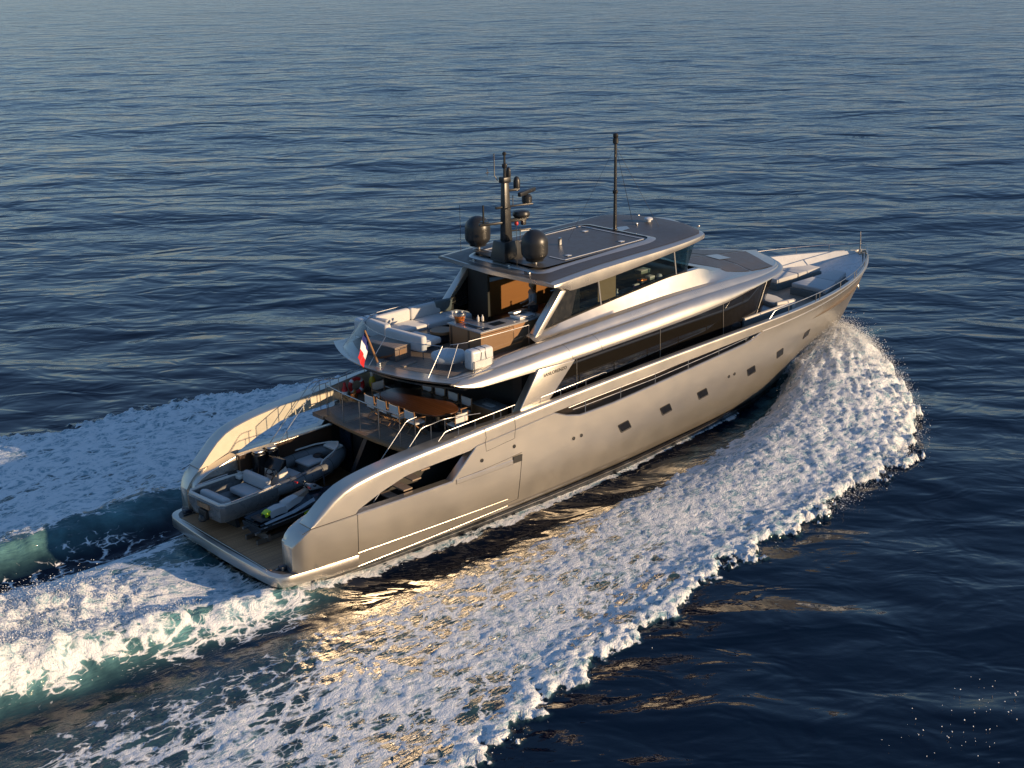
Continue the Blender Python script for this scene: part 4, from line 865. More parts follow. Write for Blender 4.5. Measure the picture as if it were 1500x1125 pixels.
# ------------------------------------------------------------------ loose things on board
def cushion(mb, x0, x1, y0, y1, z0, z1): mb.box(x0, x1, y0, y1, z0, z1)
def softbox(name, mat_, parent, x0, x1, y0, y1, z0, z1, bev=.05, seg=3):
    return MB().box(x0, x1, y0, y1, z0, z1).build(name, mat_, parent, bevel=bev, seg=seg)
# sun pads at the bow: two rows either side of the aisle, two cushions each
def pad(poly, label):
    cx = sum(p[0] for p in poly)/4; cy = sum(p[1] for p in poly)/4
    t = thing('sun_pad', label, 'sun pad', (cx, cy, 3.624), 0, 'sun pads on the bow')
    q = [(x-cx, y-cy) for x, y in poly]
    MB().prism(q, 'z', 0, .20).build('cushion', M['lgrey'], t, bevel=.05, seg=3)
    MB().tube([(x*.985, y*.985, .10) for x, y in q], .012, 5, True).build('piping', M['cream'], t)
pad([(28.95, -2.15), (30.45, -1.62), (30.45, -.38), (28.95, -.38)], 'grey sun pad nearest the starboard bow rail, aft of its row')
pad([(30.5, -1.60), (32.15, -.98), (32.15, -.38), (30.5, -.38)], 'grey sun pad on the starboard side, foremost in its row')
pad([(28.95, 2.15), (30.45, 1.62), (30.45, .38), (28.95, .38)], 'grey sun pad across the aisle on the port side, close to the black front windows')
pad([(30.5, 1.60), (32.15, .98), (32.15, .38), (30.5, .38)], 'grey sun pad across the aisle on the port side, foremost in its row')
bs_ = thing('bow_sofa', 'curved pale grey sofa in front of the black front windows', 'sofa', (25.6, 0, 3.624))
MB().prism([(.0, -2.25), (.7, -2.4), (1.25, -1.2), (1.35, 0), (1.25, 1.2), (.7, 2.4), (0, 2.25), (.35, 1.1), (.4, 0), (.35, -1.1)], 'z', 0, .18).build('seat', M['lgrey'], bs_, bevel=.05, seg=3)
MB().prism([(-.35, -2.42), (.62, -2.62), (.70, -2.44), (-.30, -2.24)], 'z', .0, .42).build('backrest', M['cream'], bs_, bevel=.05, seg=3)
MB().prism([(-.35, 2.42), (.62, 2.62), (.70, 2.44), (-.30, 2.24)], 'z', .0, .42).build('backrest', M['cream'], bs_, bevel=.05, seg=3)
lb = thing('long_backrest_cushion', 'long cream cushion along the starboard coaming beside the front windows', 'cushion', (24.3, -2.68, 3.845))
MB().add([(-1.5, -.05, 0), (1.75, .05, 0), (1.75, .20, 0), (-1.5, .10, 0), (-1.5, -.05, .11), (1.75, .05, .11), (1.75, .20, .11), (-1.5, .10, .11)], BF).build('pad', M['cream'], lb, bevel=.03)
# dining table and director's chairs in the cockpit
tb = thing('dining_table', 'long oval varnished dining table in the shaded cockpit', 'table', (8.45, -.30, 2.80))
def oval(a, b_, p=2.6, n=48): return [(a*math.copysign(abs(math.cos(t))**(2/p), math.cos(t)), b_*math.copysign(abs(math.sin(t))**(2/p), math.sin(t))) for t in np.linspace(0, 2*math.pi, n, endpoint=False)]
MB().prism(oval(.78, 1.72), 'z', .69, .74).build('tabletop', M['walnut'], tb, bevel=.012)
for yy in (-.95, .95): MB().lathe([(.34, 0), (.34, .03), (.10, .06), (.09, .60), (.22, .68), (.22, .69)], (0, yy, 0), 20).build('pedestal', M['mblack'], tb)
def make_chair():
    t = thing('dining_chair', 'x', 'chair', (0, 0, 2.80), 0, 'director chairs around the dining table')
    softbox('seat', M['canvas'], t, -.22, .22, -.24, .24, .43, .49, .02, 2)
    b = MB(); n = 6; b.grid([[(-.25-.02*math.sin(math.pi*j/n), -.25+.5*j/n, z) for j in range(n+1)] for z in (.60, .88)]+[[(-.275-.02*math.sin(math.pi*j/n), -.25+.5*j/n, z) for j in range(n+1)] for z in (.88, .60)], cu=True); b.build('backrest', M['canvas'], t)
    for sy_ in (-1, 1):
        MB().tube([(-.24, sy_*.26, .44), (-.27, sy_*.26, .92)], .02, 6).build('back_post', M['oak'], t)
        MB().obox((-.0, sy_*.27, .66), (.52, .06, .025)).build('armrest', M['oak'], t)
        MB().tube([(.20, sy_*.26, .44), (.20, sy_*.26, .65)], .018, 6).build('arm_post', M['oak'], t)
        MB().tube([(-.20*sy_, .24, .02), (.20*sy_, .24, .43)], .018, 6).build('leg', M['oak'], t)
        MB().tube([(-.20*sy_, -.24, .02), (.20*sy_, -.24, .43)], .018, 6).build('leg', M['oak'], t)
        MB().tube([(-.22*sy_, -.25, .02), (-.22*sy_, .25, .02)], .018, 6).build('foot_rail', M['oak'], t)
    return t
ch0 = make_chair(); chairs = []
near = ['canvas chair at the aft side of the dining table, farthest to port in its row', 'canvas chair at the aft side of the dining table, second from the port end', 'canvas chair at the aft side of the dining table, third from the port end', 'canvas chair at the aft side of the dining table, behind the stair handrail']
far = ['canvas chair on the far side of the dining table, leftmost of its row', 'canvas chair on the far side of the dining table, second from the left', 'canvas chair on the far side of the dining table, third from the left', 'canvas chair on the far side of the dining table, rightmost of its row']
spots = [(7.62, 1.0-.68*k-(.14 if k == 3 else 0), 0, near[k]) for k in range(4)]+[(9.30, .62-.70*k, math.pi, far[k]) for k in range(4)]
spots += [(8.45, 1.72, -math.pi/2, 'canvas chair alone at the port head of the dining table'), (8.42, -2.30, math.pi/2, 'canvas chair at the starboard head of the table with its back in the sun')]
for i, (x, y, a, lab) in enumerate(spots):
    c = ch0 if i == 0 else copy_tree(ch0); c.location = (x, y, 2.80); c.rotation_euler = (0, 0, a); c['label'] = lab
t = thing('side_cabinet', 'low wooden cabinet in the cockpit behind the name panel', 'cabinet', (10.1, -2.05, 2.80))
MB().box(-.32, .32, -.55, .55, 0, .62).build('body', M['oak'], t, bevel=.01); MB().box(-.34, .34, -.57, .57, .62, .66).build('top', M['stone'], t, bevel=.005); MB().box(-.20, .0, -.3, .15, .66, .69).build('tray', M['lgrey'], t)
# life-saving gear at the port bulwark
def ringbuoy(loc, rz, label):
    t = thing('lifebuoy', label, 'lifebuoy', loc, rz, 'lifebuoys on the port side')
    rows = [[(.0+.07*math.cos(v), (.25+.07*math.sin(v))*math.cos(u), (.25+.07*math.sin(v))*math.sin(u)) for v in np.linspace(0, 2*math.pi, 12, endpoint=False)] for u in np.linspace(0, 2*math.pi, 32, endpoint=False)]
    MB().grid(rows, True, True).build('ring', M['red'], t)
    for k in range(4):
        u0 = math.pi/4+k*math.pi/2
        MB().grid([[(.075*math.cos(v), (.25+.075*math.sin(v))*math.cos(u), (.25+.075*math.sin(v))*math.sin(u)) for v in np.linspace(0, 2*math.pi, 12, endpoint=False)] for u in np.linspace(u0-.18, u0+.18, 5)], False, True).build('white_band', M['flagwhite'], t)
    return t
ringbuoy((8.25, 2.98, 3.36), math.pi/2*.9, 'red and white lifebuoy ring hung inside the port bulwark')
t = thing('rescue_sling', 'red rescue float hanging beside the lifebuoy ring', 'float', (7.72, 2.95, 3.14))
MB().lathe([(.02, 0), (.10, .03), (.11, .22), (.06, .30), (.05, .46), (0, .48)], (0, 0, 0), 14).build('float_body', M['red'], t); MB().lathe([(.112, .04), (.118, .09), (.112, .14)], (0, 0, 0), 14).build('white_band', M['flagwhite'], t)
t = thing('marker_light', 'yellow marker float with pale top beside the red lifebuoy', 'float', (8.95, 2.98, 3.12))
MB().lathe([(.03, 0), (.10, .05), (.13, .18), (.10, .34), (.05, .42)], (0, 0, 0), 16).build('float_body', M['yellow'], t); MB().lathe([(.05, .42), (.07, .48), (.07, .60), (0, .64)], (0, 0, 0), 12).build('lamp_head', M['cream'], t)
t = thing('throw_line_bag', 'orange throw line bag under the lifebuoy ring', 'bag', (8.05, 2.9, 2.86)); MB().lathe([(.0, 0), (.12, .02), (.14, .16), (.10, .28), (0, .30)], (0, 0, 0), 14).build('pouch', M['orange'], t); MB().tube([(0, 0, .28), (.05, 0, .4), (.1, 0, .28)], .012, 6).build('cord', M['yellow'], t)
# upper deck lounge
FZ = 5.096
t = thing('lounge_sofa', 'long white L shaped sofa on the upper deck port side', 'sofa', (10.2, 1.9, FZ))
MB().box(-1.6, 2.0, -.55, .45, .10, .20).build('base', M['dark'], t, bevel=.02)
softbox('seat_cushion', M['white'], t, -1.55, .05, -.58, .30, .20, .44, .07); softbox('seat_cushion', M['white'], t, .07, 1.30, -.58, .30, .20, .44, .07)
MB().prism([(1.32, -.50), (1.62, -.78), (2.0, -.70), (2.15, -.3), (2.0, .20), (1.32, .30)], 'z', .20, .44).build('end_cushion', M['white'], t, bevel=.06, seg=3)
softbox('backrest', M['white'], t, -1.55, -.05, .24, .48, .40, .86, .08); softbox('backrest', M['white'], t, -.03, 1.35, .24, .48, .40, .86, .08)
softbox('backrest', M['white'], t, -1.85, -1.58, -.65, .48, .20, .80, .09)
MB().obox((-1.42, .05, .62), (.16, .5, .42), rz=.3, ry=-.25).build('throw_pillow', M['lgrey'], t, bevel=.06, seg=3); MB().obox((-1.62, -.45, .60), (.16, .42, .40), rz=-.2, ry=-.2).build('throw_pillow', M['cream'], t, bevel=.06, seg=3)
MB().obox((1.45, .30, .66), (.75, .18, .46), rz=-.1, rx=.25).build('throw_pillow', M['dgrey'], t, bevel=.06, seg=3)
t = thing('armchair', 'white low armchair with its back to the stern glass', 'armchair', (8.75, .25, FZ), .12)
softbox('seat', M['white'], t, -.25, .75, -.62, .62, .24, .46, .07); softbox('backrest', M['white'], t, -.52, -.26, -.95, .85, .24, .80, .09)
for x, y in ((-.4, -.85), (-.4, .75), (.65, -.55), (.65, .55)): MB().tube([(x, y, 0), (x, y, .26)], .015, 6).build('leg', M['mblack'], t)
t = thing('coffee_table', 'dark round low table beside the white sofa', 'table', (10.15, .45, FZ)); MB().lathe([(.40, .34), (.40, .42), (.38, .44), (0, .44)], (0, 0, 0), 28).build('tabletop', M['oak'], t); MB().lathe([(.22, 0), (.30, .3), (.40, .34), (0, .34)], (0, 0, 0), 28).build('pedestal', M['mblack'], t)
t = thing('low_ottoman', 'dark blue grey low ottoman between sofa and bar', 'ottoman', (9.75, .55-.35, FZ)); t.location = (9.35, 1.0, FZ); MB().prism([(-.1, -1.0), (1.1, -.75), (1.1, .25), (-.1, .25)], 'z', .04, .30).build('cushion', M['navy'], t, bevel=.05)
t = thing('pouf', 'white lozenge shaped pouf behind the starboard stern glass', 'pouf', (8.62, -1.75, FZ), -.35)
MB().prism([(-.55, -.32), (-.1, -.62), (.55, -.40), (.62, .15), (.1, .60), (-.5, .35)], 'z', .18, .46).build('cushion', M['white'], t, bevel=.12, seg=4)
for x, y in ((-.45, -.1), (.45, -.2), (.1, .45), (0, -.5)): MB().tube([(x, y, 0), (x, y, .22)], .014, 6).build('leg', M['mblack'], t)
for sd_, lab in ((-1, 'white liferaft canister strapped in a steel cradle, starboard side'), (1, 'white liferaft canister strapped in a steel cradle at the port corner of the upper deck')):
    x0 = 9.05 if sd_ < 0 else 8.75
    t = thing('liferaft_canister', lab, 'liferaft', (x0, sd_*2.78, 5.12), 0, 'liferaft canisters on the upper deck')
    MB().obox((0, 0, .38), (.95, .42, .66)).build('case', M['gelcoat'], t, bevel=.10, seg=4)
    b = MB()
    for z in (.05, .36): b.tube([(-.40, sd_*.24, z), (.40, sd_*.24, z), (.44, sd_*.18, z)], .014, 6)
    for x in (-.40, .40): b.tube([(x, sd_*.24, .0), (x, sd_*.24, .36)], .014, 6)
    b.build('cradle', M['steel'], t)
    b = MB()
    for x in (-.12, .14): b.tube([(x, -sd_*.1, .72), (x, sd_*.16, .715), (x*.6, sd_*.222, .6), (x*.9, sd_*.225, .36)], .010, 5)
    b.build('strap', M['rope'], t)
t = thing('wooden_chest', 'slatted teak chest standing by the stern glass', 'chest', (7.85, .55, FZ), .10)
MB().box(-.36, .36, -.80, .80, .04, .46).build('body', wood('chest_teak', (.16, .09, .05), (.27, .165, .10), .09, 'y'), t, bevel=.012); MB().box(-.37, .37, -.81, .81, .47, .50).build('lid', M['teakgrey'], t, bevel=.01); MB().box(-.16, .10, -.818, -.805, .14, .38).build('door', M['oak'], t)
t = thing('teak_folding_board', 'teak board lying on the upper deck near the chest', 'board', (7.75, -.75, FZ), .25); MB().box(-.35, .35, -.09, .09, 0, .05).build('board', M['teakgrey'], t, bevel=.01)
# bar counter
t = thing('bar_counter', 'wooden bar counter with grey stone top on the upper deck', 'bar', (10.95, -1.35, FZ))
MB().prism([(-1.1, -.62), (1.75, -.62), (1.75, .05), (-.35, .05), (-.35, 1.0), (-1.1, 1.0)], 'z', 0, .86).build('body', wood('bar_oak', (.24, .12, .05), (.36, .20, .10), .9, 'x', .4), t, False)
MB().prism([(-1.16, -.68), (1.80, -.68), (1.80, .10), (-.30, .10), (-.30, 1.06), (-1.16, 1.06)], 'z', .862, .91).build('counter_top', M['stone'], t, bevel=.008)
MB().box(-.30, .20, -.42, -.08, .912, .922).build('hob', M['black'], t); MB().box(-.95, -.72, -.25, .45, .912, .92).build('sink', M['navy'], t); MB().box(-.95, -.6, -.58, -.36, .912, .92).build('sink', M['navy'], t)
b = MB().tube([(-.86, .72, .98), (-.86, -.45, .98)], .014, 6); b.tube([(-.86, .72, .91), (-.86, .72, .98)], .014, 6).tube([(-.86, -.45, .91), (-.86, -.45, .98)], .014, 6); b.build('counter_rail', M['steel'], t)
t = thing('grill_lid', 'grey stainless grill with raised cover on the bar top', 'grill', (12.05, -1.62, FZ+.912)); MB().box(-.36, .36, -.26, .26, 0, .10).build('body', M['gelcoat'], t, bevel=.02); MB().obox((-.05, .18, .16), (.66, .30, .10), rx=-.2).build('cover', M['steel'], t, bevel=.03); MB().tube([(-.2, -.30, .08), (.2, -.30, .08)], .015, 6).build('handle', M['steel'], t)
t = thing('champagne_bucket', 'copper champagne bucket with silver rim on the bar corner', 'bucket', (10.15, -.55, FZ+.912)); MB().lathe([(.13, 0), (.15, .02), (.20, .22), (.20, .24)], (0, 0, 0), 24).build('pail', M['orange'], t); MB().lathe([(.20, .23), (.225, .25), (.225, .33), (.20, .34), (.19, .26), (0, .24)], (0, 0, 0), 24).build('rim', M['steel'], t)
for sy_ in (-1, 1): MB().tube([(0, sy_*.22, .28), (0, sy_*.28, .26), (0, sy_*.28, .18), (0, sy_*.21, .16)], .012, 6).build('handle', M['steel'], t)
t = thing('drinks_tray', 'pale tray with glasses beside the copper bucket', 'tray', (10.35, -.02, FZ+.912)); MB().box(-.14, .14, -.30, .30, 0, .025).build('tray', M['lgrey'], t, bevel=.01)
for x, y in ((.02, .12), (-.03, -.08)): MB().lathe([(.03, .025), (.01, .04), (.01, .10), (.04, .13), (.045, .20)], (x, y, 0), 12).build('glass', M['gelcoat'], t)
for i, (x, y, h_, c_, lab) in enumerate(((10.62, -.95, .22, 'cream', 'pale bottle standing nearest the copper bucket on the bar'), (10.76, -1.02, .22, 'cream', 'pale bottle next to the hob on the bar top'))):
    t = thing('bottle', lab, 'bottle', (x, y, FZ+.912), 0, 'bottles on the bar'); MB().lathe([(.04, 0), (.045, .01), (.045, h_*.65), (.018, h_*.82), (.018, h_), (0, h_)], (0, 0, 0), 14).build('body', M[c_], t)
# person behind the bar
def person():
    t = thing('person', 'person in a grey shirt and dark trousers standing behind the bar', 'person', (13.15, -.95, 5.125), math.radians(150))
    V_ = [(0, 0, .92), (0, 0, 1.10), (.01, 0, 1.30), (.015, 0, 1.44), (.02, 0, 1.50), (.03, 0, 1.58), (0, .10, .88), (.02, .11, .48), (-.01, .11, .09), (.13, .12, .04), (0, -.10, .88), (.05, -.11, .48), (.03, -.11, .09), (.17, -.12, .04),
          (.0, .19, 1.42), (.03, .24, 1.15), (.22, .20, 1.02), (.30, .17, 1.0), (.0, -.19, 1.42), (.05, -.24, 1.15), (.24, -.19, 1.05), (.32, -.16, 1.03)]
    E_ = [(0, 1), (1, 2), (2, 3), (3, 4), (4, 5), (0, 6), (6, 7), (7, 8), (8, 9), (0, 10), (10, 11), (11, 12), (12, 13), (3, 14), (14, 15), (15, 16), (16, 17), (3, 18), (18, 19), (19, 20), (20, 21)]
    R_ = [.145, .125, .15, .12, .055, .05, .095, .062, .045, .04, .095, .062, .045, .04, .062, .045, .035, .03, .062, .045, .035, .03]
    def skin(name, V, E, R, mat_, root=0, grow=0):
        me = bpy.data.meshes.new(name); me.from_pydata(V, E, []); o = bpy.data.objects.new(name, me); COL.objects.link(o); o.parent = t
        md = o.modifiers.new('skin', 'SKIN'); md.use_smooth_shade = True
        for i, r in enumerate(R): me.skin_vertices[0].data[i].radius = (r+grow, r+grow)
        me.skin_vertices[0].data[root].use_root = True
        s_ = o.modifiers.new('sub', 'SUBSURF'); s_.levels = s_.render_levels = 2
        dg = bpy.context.evaluated_depsgraph_get(); m2 = bpy.data.meshes.new_from_object(o.evaluated_get(dg)); o.modifiers.clear(); o.data = m2; m2.materials.clear(); m2.materials.append(mat_)
        m2.polygons.foreach_set('use_smooth', [True]*len(m2.polygons)); return o
    body = skin('body', V_, E_, R_, M['skin'])
    skin('shirt', [V_[i] for i in (0, 1, 2, 3, 14, 15, 18, 19)], [(0, 1), (1, 2), (2, 3), (3, 4), (4, 5), (3, 6), (6, 7)], [.155, .14, .165, .13, .075, .06, .075, .06], M['shirt'])
    skin('trousers', [V_[i] for i in (0, 6, 7, 8, 10, 11, 12)], [(0, 1), (1, 2), (2, 3), (0, 4), (4, 5), (5, 6)], [.15, .11, .08, .065, .11, .08, .065], M['trousers'])
    hd = MB(); rows = []
    for i in range(13):
        a = math.pi*i/12; z = 1.68-.125*math.cos(a); r = math.sin(a)
        rows.append([(.035+r*(.095*math.cos(u) + (.018*max(0, math.cos(u))**12 if abs(i-6) < 2 else 0)), r*.074*math.sin(u)*(1.0 if i > 5 else .86), z) for u in np.linspace(0, 2*math.pi, 20, endpoint=False)])
    hd.grid(rows, cv=True); h = hd.build('head', M['skin'], t, subd=1)
    rows = []
    for i in range(8):
        a = math.pi*(.46+.54*i/7); z = 1.685-.135*math.cos(a); r = math.sin(a)
        rows.append([(.022+r*.108*math.cos(u), r*.088*math.sin(u), z+(.05*max(0, math.cos(u)) if i < 3 else 0)) for u in np.linspace(0, 2*math.pi, 20, endpoint=False)])
    MB().grid(rows, cv=True).build('hair', M['hair'], t, subd=1)
    for sy_ in (-1, 1):
        MB().lathe([(0, -.012), (.012, 0), (0, .012)], (.122, sy_*.03, 1.70), 8).build('eye', M['mblack'], h); MB().obox((.03, sy_*.078, 1.68), (.03, .015, .055)).build('ear', M['skin'], h, bevel=.006)
        w_ = Vector((.30, .17*sy_, 1.0) if sy_ > 0 else (.32, -.16, 1.03))
        for k in range(4): MB().tube([w_+Vector((.02, (k-1.5)*.02, 0)), w_+Vector((.065-.004*abs(k-1.5), (k-1.5)*.023, -.012)), w_+Vector((.10-.006*abs(k-1.5), (k-1.5)*.023, -.04))], [.011, .010, .007], 6).build('finger', M['skin'], body)
        MB().tube([w_+Vector((0, -sy_*.03, 0)), w_+Vector((.035, -sy_*.055, -.01)), w_+Vector((.06, -sy_*.055, -.025))], [.013, .011, .008], 6).build('thumb', M['skin'], body)
person()
# things on the wheelhouse console
t = thing('helm_chair', 'cream shell helm seat seen through the wheelhouse side window', 'chair', (17.0, -1.05, 5.12)); MB().grid([[(-.22-.10*math.cos(v*1.2)+.05*u, .30*math.sin(v), .55+.75*u) for v in np.linspace(-1.3, 1.3, 9)] for u in np.linspace(0, 1, 6)]).build('backrest', M['cream'], t, ang=80); MB().lathe([(.25, 0), (.06, .05), (.06, .5), (.26, .55), (.28, .62), (0, .64)], (0, 0, 0), 16).build('seat', M['mblack'], t)
for nm, lab, cat, loc, size, mm in (('storage_box', 'flat grey green box on the wheelhouse dash', 'box', (18.35, -1.35, 6.36), (.5, .34, .14), 'greenbox'), ('printed_pouch', 'pale pink and grey pouch on the wheelhouse side console', 'pouch', (17.25, -2.05, 6.02), (.26, .10, .24), 'pinkgrey'), ('navy_bag', 'dark blue bag beside the pink pouch in the wheelhouse', 'bag', (17.62, -2.0, 6.02), (.28, .22, .34), 'navy'), ('olive_bin', 'olive upright bin beside the wheelhouse window', 'bin', (18.05, -2.0, 6.05), (.26, .24, .36), 'greenbox')):
    if mm == 'pinkgrey':
        M[mm] = fabric('pink_grey_cloth', (.42, .20, .26))
    t = thing(nm, lab, cat, loc); MB().box(-size[0]/2, size[0]/2, -size[1]/2, size[1]/2, 0, size[2]).build('body', M[mm], t, bevel=.025, seg=2)
    MB().box(-size[0]/2-.005, size[0]/2+.005, -size[1]/2-.005, size[1]/2+.005, size[2]*.86, size[2]*1.04).build('lid', M['cream' if mm != 'navy' else 'orange'], t, bevel=.01)
t = thing('white_bottle', 'white bottle standing by the middle of the wheelhouse side window', 'bottle', (16.2, -2.1, 5.985)); MB().lathe([(.045, 0), (.05, .02), (.05, .16), (.025, .21), (.025, .26), (.04, .27), (.04, .31), (0, .32)], (0, 0, 0), 14).build('body', M['gelcoat'], t)
t = thing('white_bowl', 'small white bowl beside the white bottle in the wheelhouse', 'bowl', (16.6, -2.12, 5.99)); MB().lathe([(.05, 0), (.12, .06), (.13, .08), (.10, .07), (0, .03)], (0, 0, 0), 16).build('body', M['gelcoat'], t)
t = thing('round_white_lamp', 'round white lamp at the fore end of the wheelhouse window', 'lamp', (18.5, -2.05, 6.15)); MB().lathe([(.06, 0), (.03, .04), (.10, .10), (.12, .18), (.08, .26), (0, .28)], (0, 0, 0), 16).build('globe', M['gelcoat'], t)
t = thing('roller_blind', 'tan half lowered blind behind the aft side window of the wheelhouse', 'blind', (15.9, -2.36, 6.10)); MB().box(-.95, -.05, -.008, .008, .0, 1.02).build('cloth', fabric('tan_blind', (.22, .15, .08)), t); MB().tube([(-.95, 0, 1.03), (-.05, 0, 1.03)], .02, 6).build('roller', M['steel'], t)
t = thing('fire_extinguisher', 'red and silver fire extinguisher on the starboard pillar', 'extinguisher', (12.75, -2.20, 6.0)); MB().lathe([(.05, 0), (.06, .02), (.06, .26), (.03, .31)], (0, 0, 0), 14).build('cylinder', M['red'], t); MB().lathe([(.03, .31), (.035, .36), (0, .38)], (0, 0, 0), 10).build('valve', M['steel'], t)
# ------------------------------------------------------------------ tender on its chocks
T_ = thing('tender', 'grey rigid inflatable tender with cream seats chocked on the teak stern deck', 'boat', (1.05, 1.38, .715), math.radians(4.5))
sec = [(0.0, .70, .40, .95), (.6, .74, .34, .95), (2.3, .76, .28, .94), (3.6, .72, .28, .96), (4.6, .52, .36, 1.02), (5.2, .26, .52, 1.08), (5.55, .03, .78, 1.10)]
rows = []
for x, hw_, zk, zg in sec:
    rows.append([(x, s_*hw_*f, zk+(zg-zk)*g_) for s_, f, g_ in ((-1, 1.0, .86), (-1, .98, .45), (-1, .72, .22), (-1, .0, 0), (1, .72, .22), (1, .98, .45), (1, 1.0, .86))])
b = MB().grid(rows); b.add(rows[0], [tuple(range(7))]); hl = b.build('hull', M['boatgrey'], T_, ang=40)
# moulded stern part with a cream coaming
so_ = [(-.02, .86), (.10, .98), (.5, 1.02), (1.9, 1.0), (2.25, .96)]
b = MB(); prof = [(x, -y) for x, y in so_[::-1]]+[(x, y) for x, y in so_]
b.grid([[(x+.10*(x < .3), y*.80, .34) for x, y in prof], [(x+.03*(x < .3), y*.96, .62) for x, y in prof], [(x, y, .90) for x, y in prof], [(x+.05, y*.98, .96) for x, y in prof], [(x+.17*(1 if x < .3 else .0), y*.86, .97) for x, y in prof], [(x+.20*(1 if x < .3 else 0), y*.84, .42) for x, y in prof]]); b.build('stern_body', M['boatgrey'], T_, ang=35)
MB().tube([(x+.06, y*.93, .99) for x, y in prof], .055, 8).build('stern_coaming', M['cream'], T_)
b = MB()
for s_ in (-1, 1): b.tube([(.35, s_*.98, 1.04), (1.3, s_*1.0, 1.06), (2.3, s_*.96, 1.05)], .022, 6)
b.build('stern_rail', M['steel'], T_)
MB().prism([(2.05, -.84), (2.05, .84), (.15, .84), (.15, -.84)], 'z', .40, .44).build('floor', M['dgrey'], T_, False)
MB().obox((.40, 0, .80), (.30, 1.35, .46), ry=.25).build('stern_seat', M['lgrey'], T_, bevel=.09, seg=4)
MB().obox((.62, 0, .62), (.44, 1.35, .18)).build('stern_cushion', M['lgrey'], T_, bevel=.06, seg=3)
MB().obox((1.68, 0, .68), (.62, 1.25, .20)).build('helm_seat', M['lgrey'], T_, bevel=.07, seg=3); MB().obox((2.05, 0, .98), (.24, 1.30, .42), ry=.15).build('helm_backrest', M['lgrey'], T_, bevel=.10, seg=4)
for s_ in (-1, 1): MB().obox((1.95, s_*.78, .93), (.26, .24, .14)).build('armrest', M['cream'], T_, bevel=.04, seg=3)
# inflatable tubes
for s_ in (-1, 1):
    pth = [(2.15, s_*.82, .80), (2.7, s_*.83, .80), (3.5, s_*.82, .82), (4.2, s_*.74, .86), (4.8, s_*.56, .92), (5.25, s_*.34, .97), (5.5, s_*.10, 1.0), (5.53, 0, 1.0)]
    MB().tube(pth, [.20, .235, .235, .235, .23, .22, .21, .21], 16).build('inflatable_tube', M['hypalon'], T_, ang=60)
    MB().tube([(x, y+s_*.225*(1 if x < 4.3 else .8), z-.06) for x, y, z in pth[1:6]], .022, 6).build('rub_strake', M['rubber'], T_)
    MB().tube([(3.0+1.1, s_*.78, 1.10), (4.2, s_*.74, 1.18), (4.9, s_*.50, 1.26), (5.3, s_*.26, 1.29), (5.5, 0, 1.30)], .03, 8).build('bow_rail', M['cream'], T_)
    MB().tube([(2.5+.25*k, s_*(.83-.02*k if k < 5 else .73-.10*(k-5))+s_*.16, .98+.035*(k % 2)+.012*k) for k in range(10)], .013, 5).build('grab_line', M['rope'], T_)
    for xx in (2.75, 3.25, 4.05, 4.55):
        yc_ = float(np.interp(xx, [2.15, 3.5, 4.2, 4.8], [.82, .82, .74, .56])); zc_ = float(np.interp(xx, [2.15, 3.5, 4.2, 4.8], [.80, .82, .86, .92]))
        MB().tube([(xx-.02*s_*0, s_*yc_+.238*math.cos(a), zc_+.238*math.sin(a)) for a in np.linspace(0, 2*math.pi, 20, endpoint=False)], .008, 4, True).build('tube_seam', M['rubber'], T_)
    for xx in (.5, 1.2, 1.9): MB().tube([(xx, s_*.97, .94), (xx, s_*.98, 1.05)], .014, 5).build('rail_stanchion', M['steel'], T_)
    for xx in (3.55, 3.95): MB().tube([(xx, s_*.60, .99), (xx, s_*.80, 1.06), (xx, s_*1.0, .95), (xx+.02, s_*1.06, .72), (xx+.1, s_*.95, .45)], .022, 6).build('lashing_strap', M['rope'], T_)
MB().obox((5.28, 0, 1.22), (.40, .62, .10), ry=-.1).build('bow_step', M['cream'], T_, bevel=.04, seg=3)
MB().obox((4.25, 0, .98), (.72, .72, .10)).build('bow_cushion', M['lgrey'], T_, bevel=.04, seg=3)
MB().obox((4.25, 0, .66), (.62, .62, .50)).build('bow_locker', M['boatgrey'], T_, bevel=.03)
MB().lathe([(.16, 0), (.18, .03), (.13, .08), (0, .09)], (4.62, .02, 1.03), 16).build('rope_coil', M['rubber'], T_)
b = MB().add([(2.62, -.42, .42), (3.22, -.42, .42), (3.22, .42, .42), (2.62, .42, .42), (2.66, -.40, 1.18), (2.98, -.38, 1.30), (2.98, .38, 1.30), (2.66, .40, 1.18)], BF); b.build('console', M['cream'], T_, bevel=.05, seg=3)
MB().add([(2.60, -.44, 1.16), (2.98, -.42, 1.31), (2.98, .42, 1.31), (2.60, .44, 1.16), (2.86, -.36, 1.52), (3.04, -.34, 1.50), (3.04, .34, 1.50), (2.86, .36, 1.52)], BF).build('console_screen', M['black'], T_, bevel=.03)
b = MB().tube([(2.50+.05*math.sin(a), .20*math.cos(a)-.1, 1.06+.19*math.sin(a)) for a in np.linspace(0, 2*math.pi, 20, endpoint=False)], .020, 6, True); b.tube([(2.50, -.1, 1.06), (2.66, -.1, 1.06)], .03, 6).tube([(2.5, -.3, 1.06), (2.5, .1, 1.06)], .014, 5); b.build('steering_wheel', M['mblack'], T_)
MB().obox((2.60, -.30, 1.12), (.06, .08, .20), ry=.3).build('throttle', M['steel'], T_)
MB().obox((3.42, 0, .78), (.42, .74, .12)).build('console_seat', M['lgrey'], T_, bevel=.04, seg=3); MB().obox((3.42, 0, .56), (.40, .70, .32)).build('seat_locker', M['gelcoat'], T_, bevel=.02)
MB().prism([(2.1, -.62), (5.0, -.34), (5.0, .34), (2.1, .62)], 'z', .42, .45).build('deck_floor', M['dgrey'], T_, False)
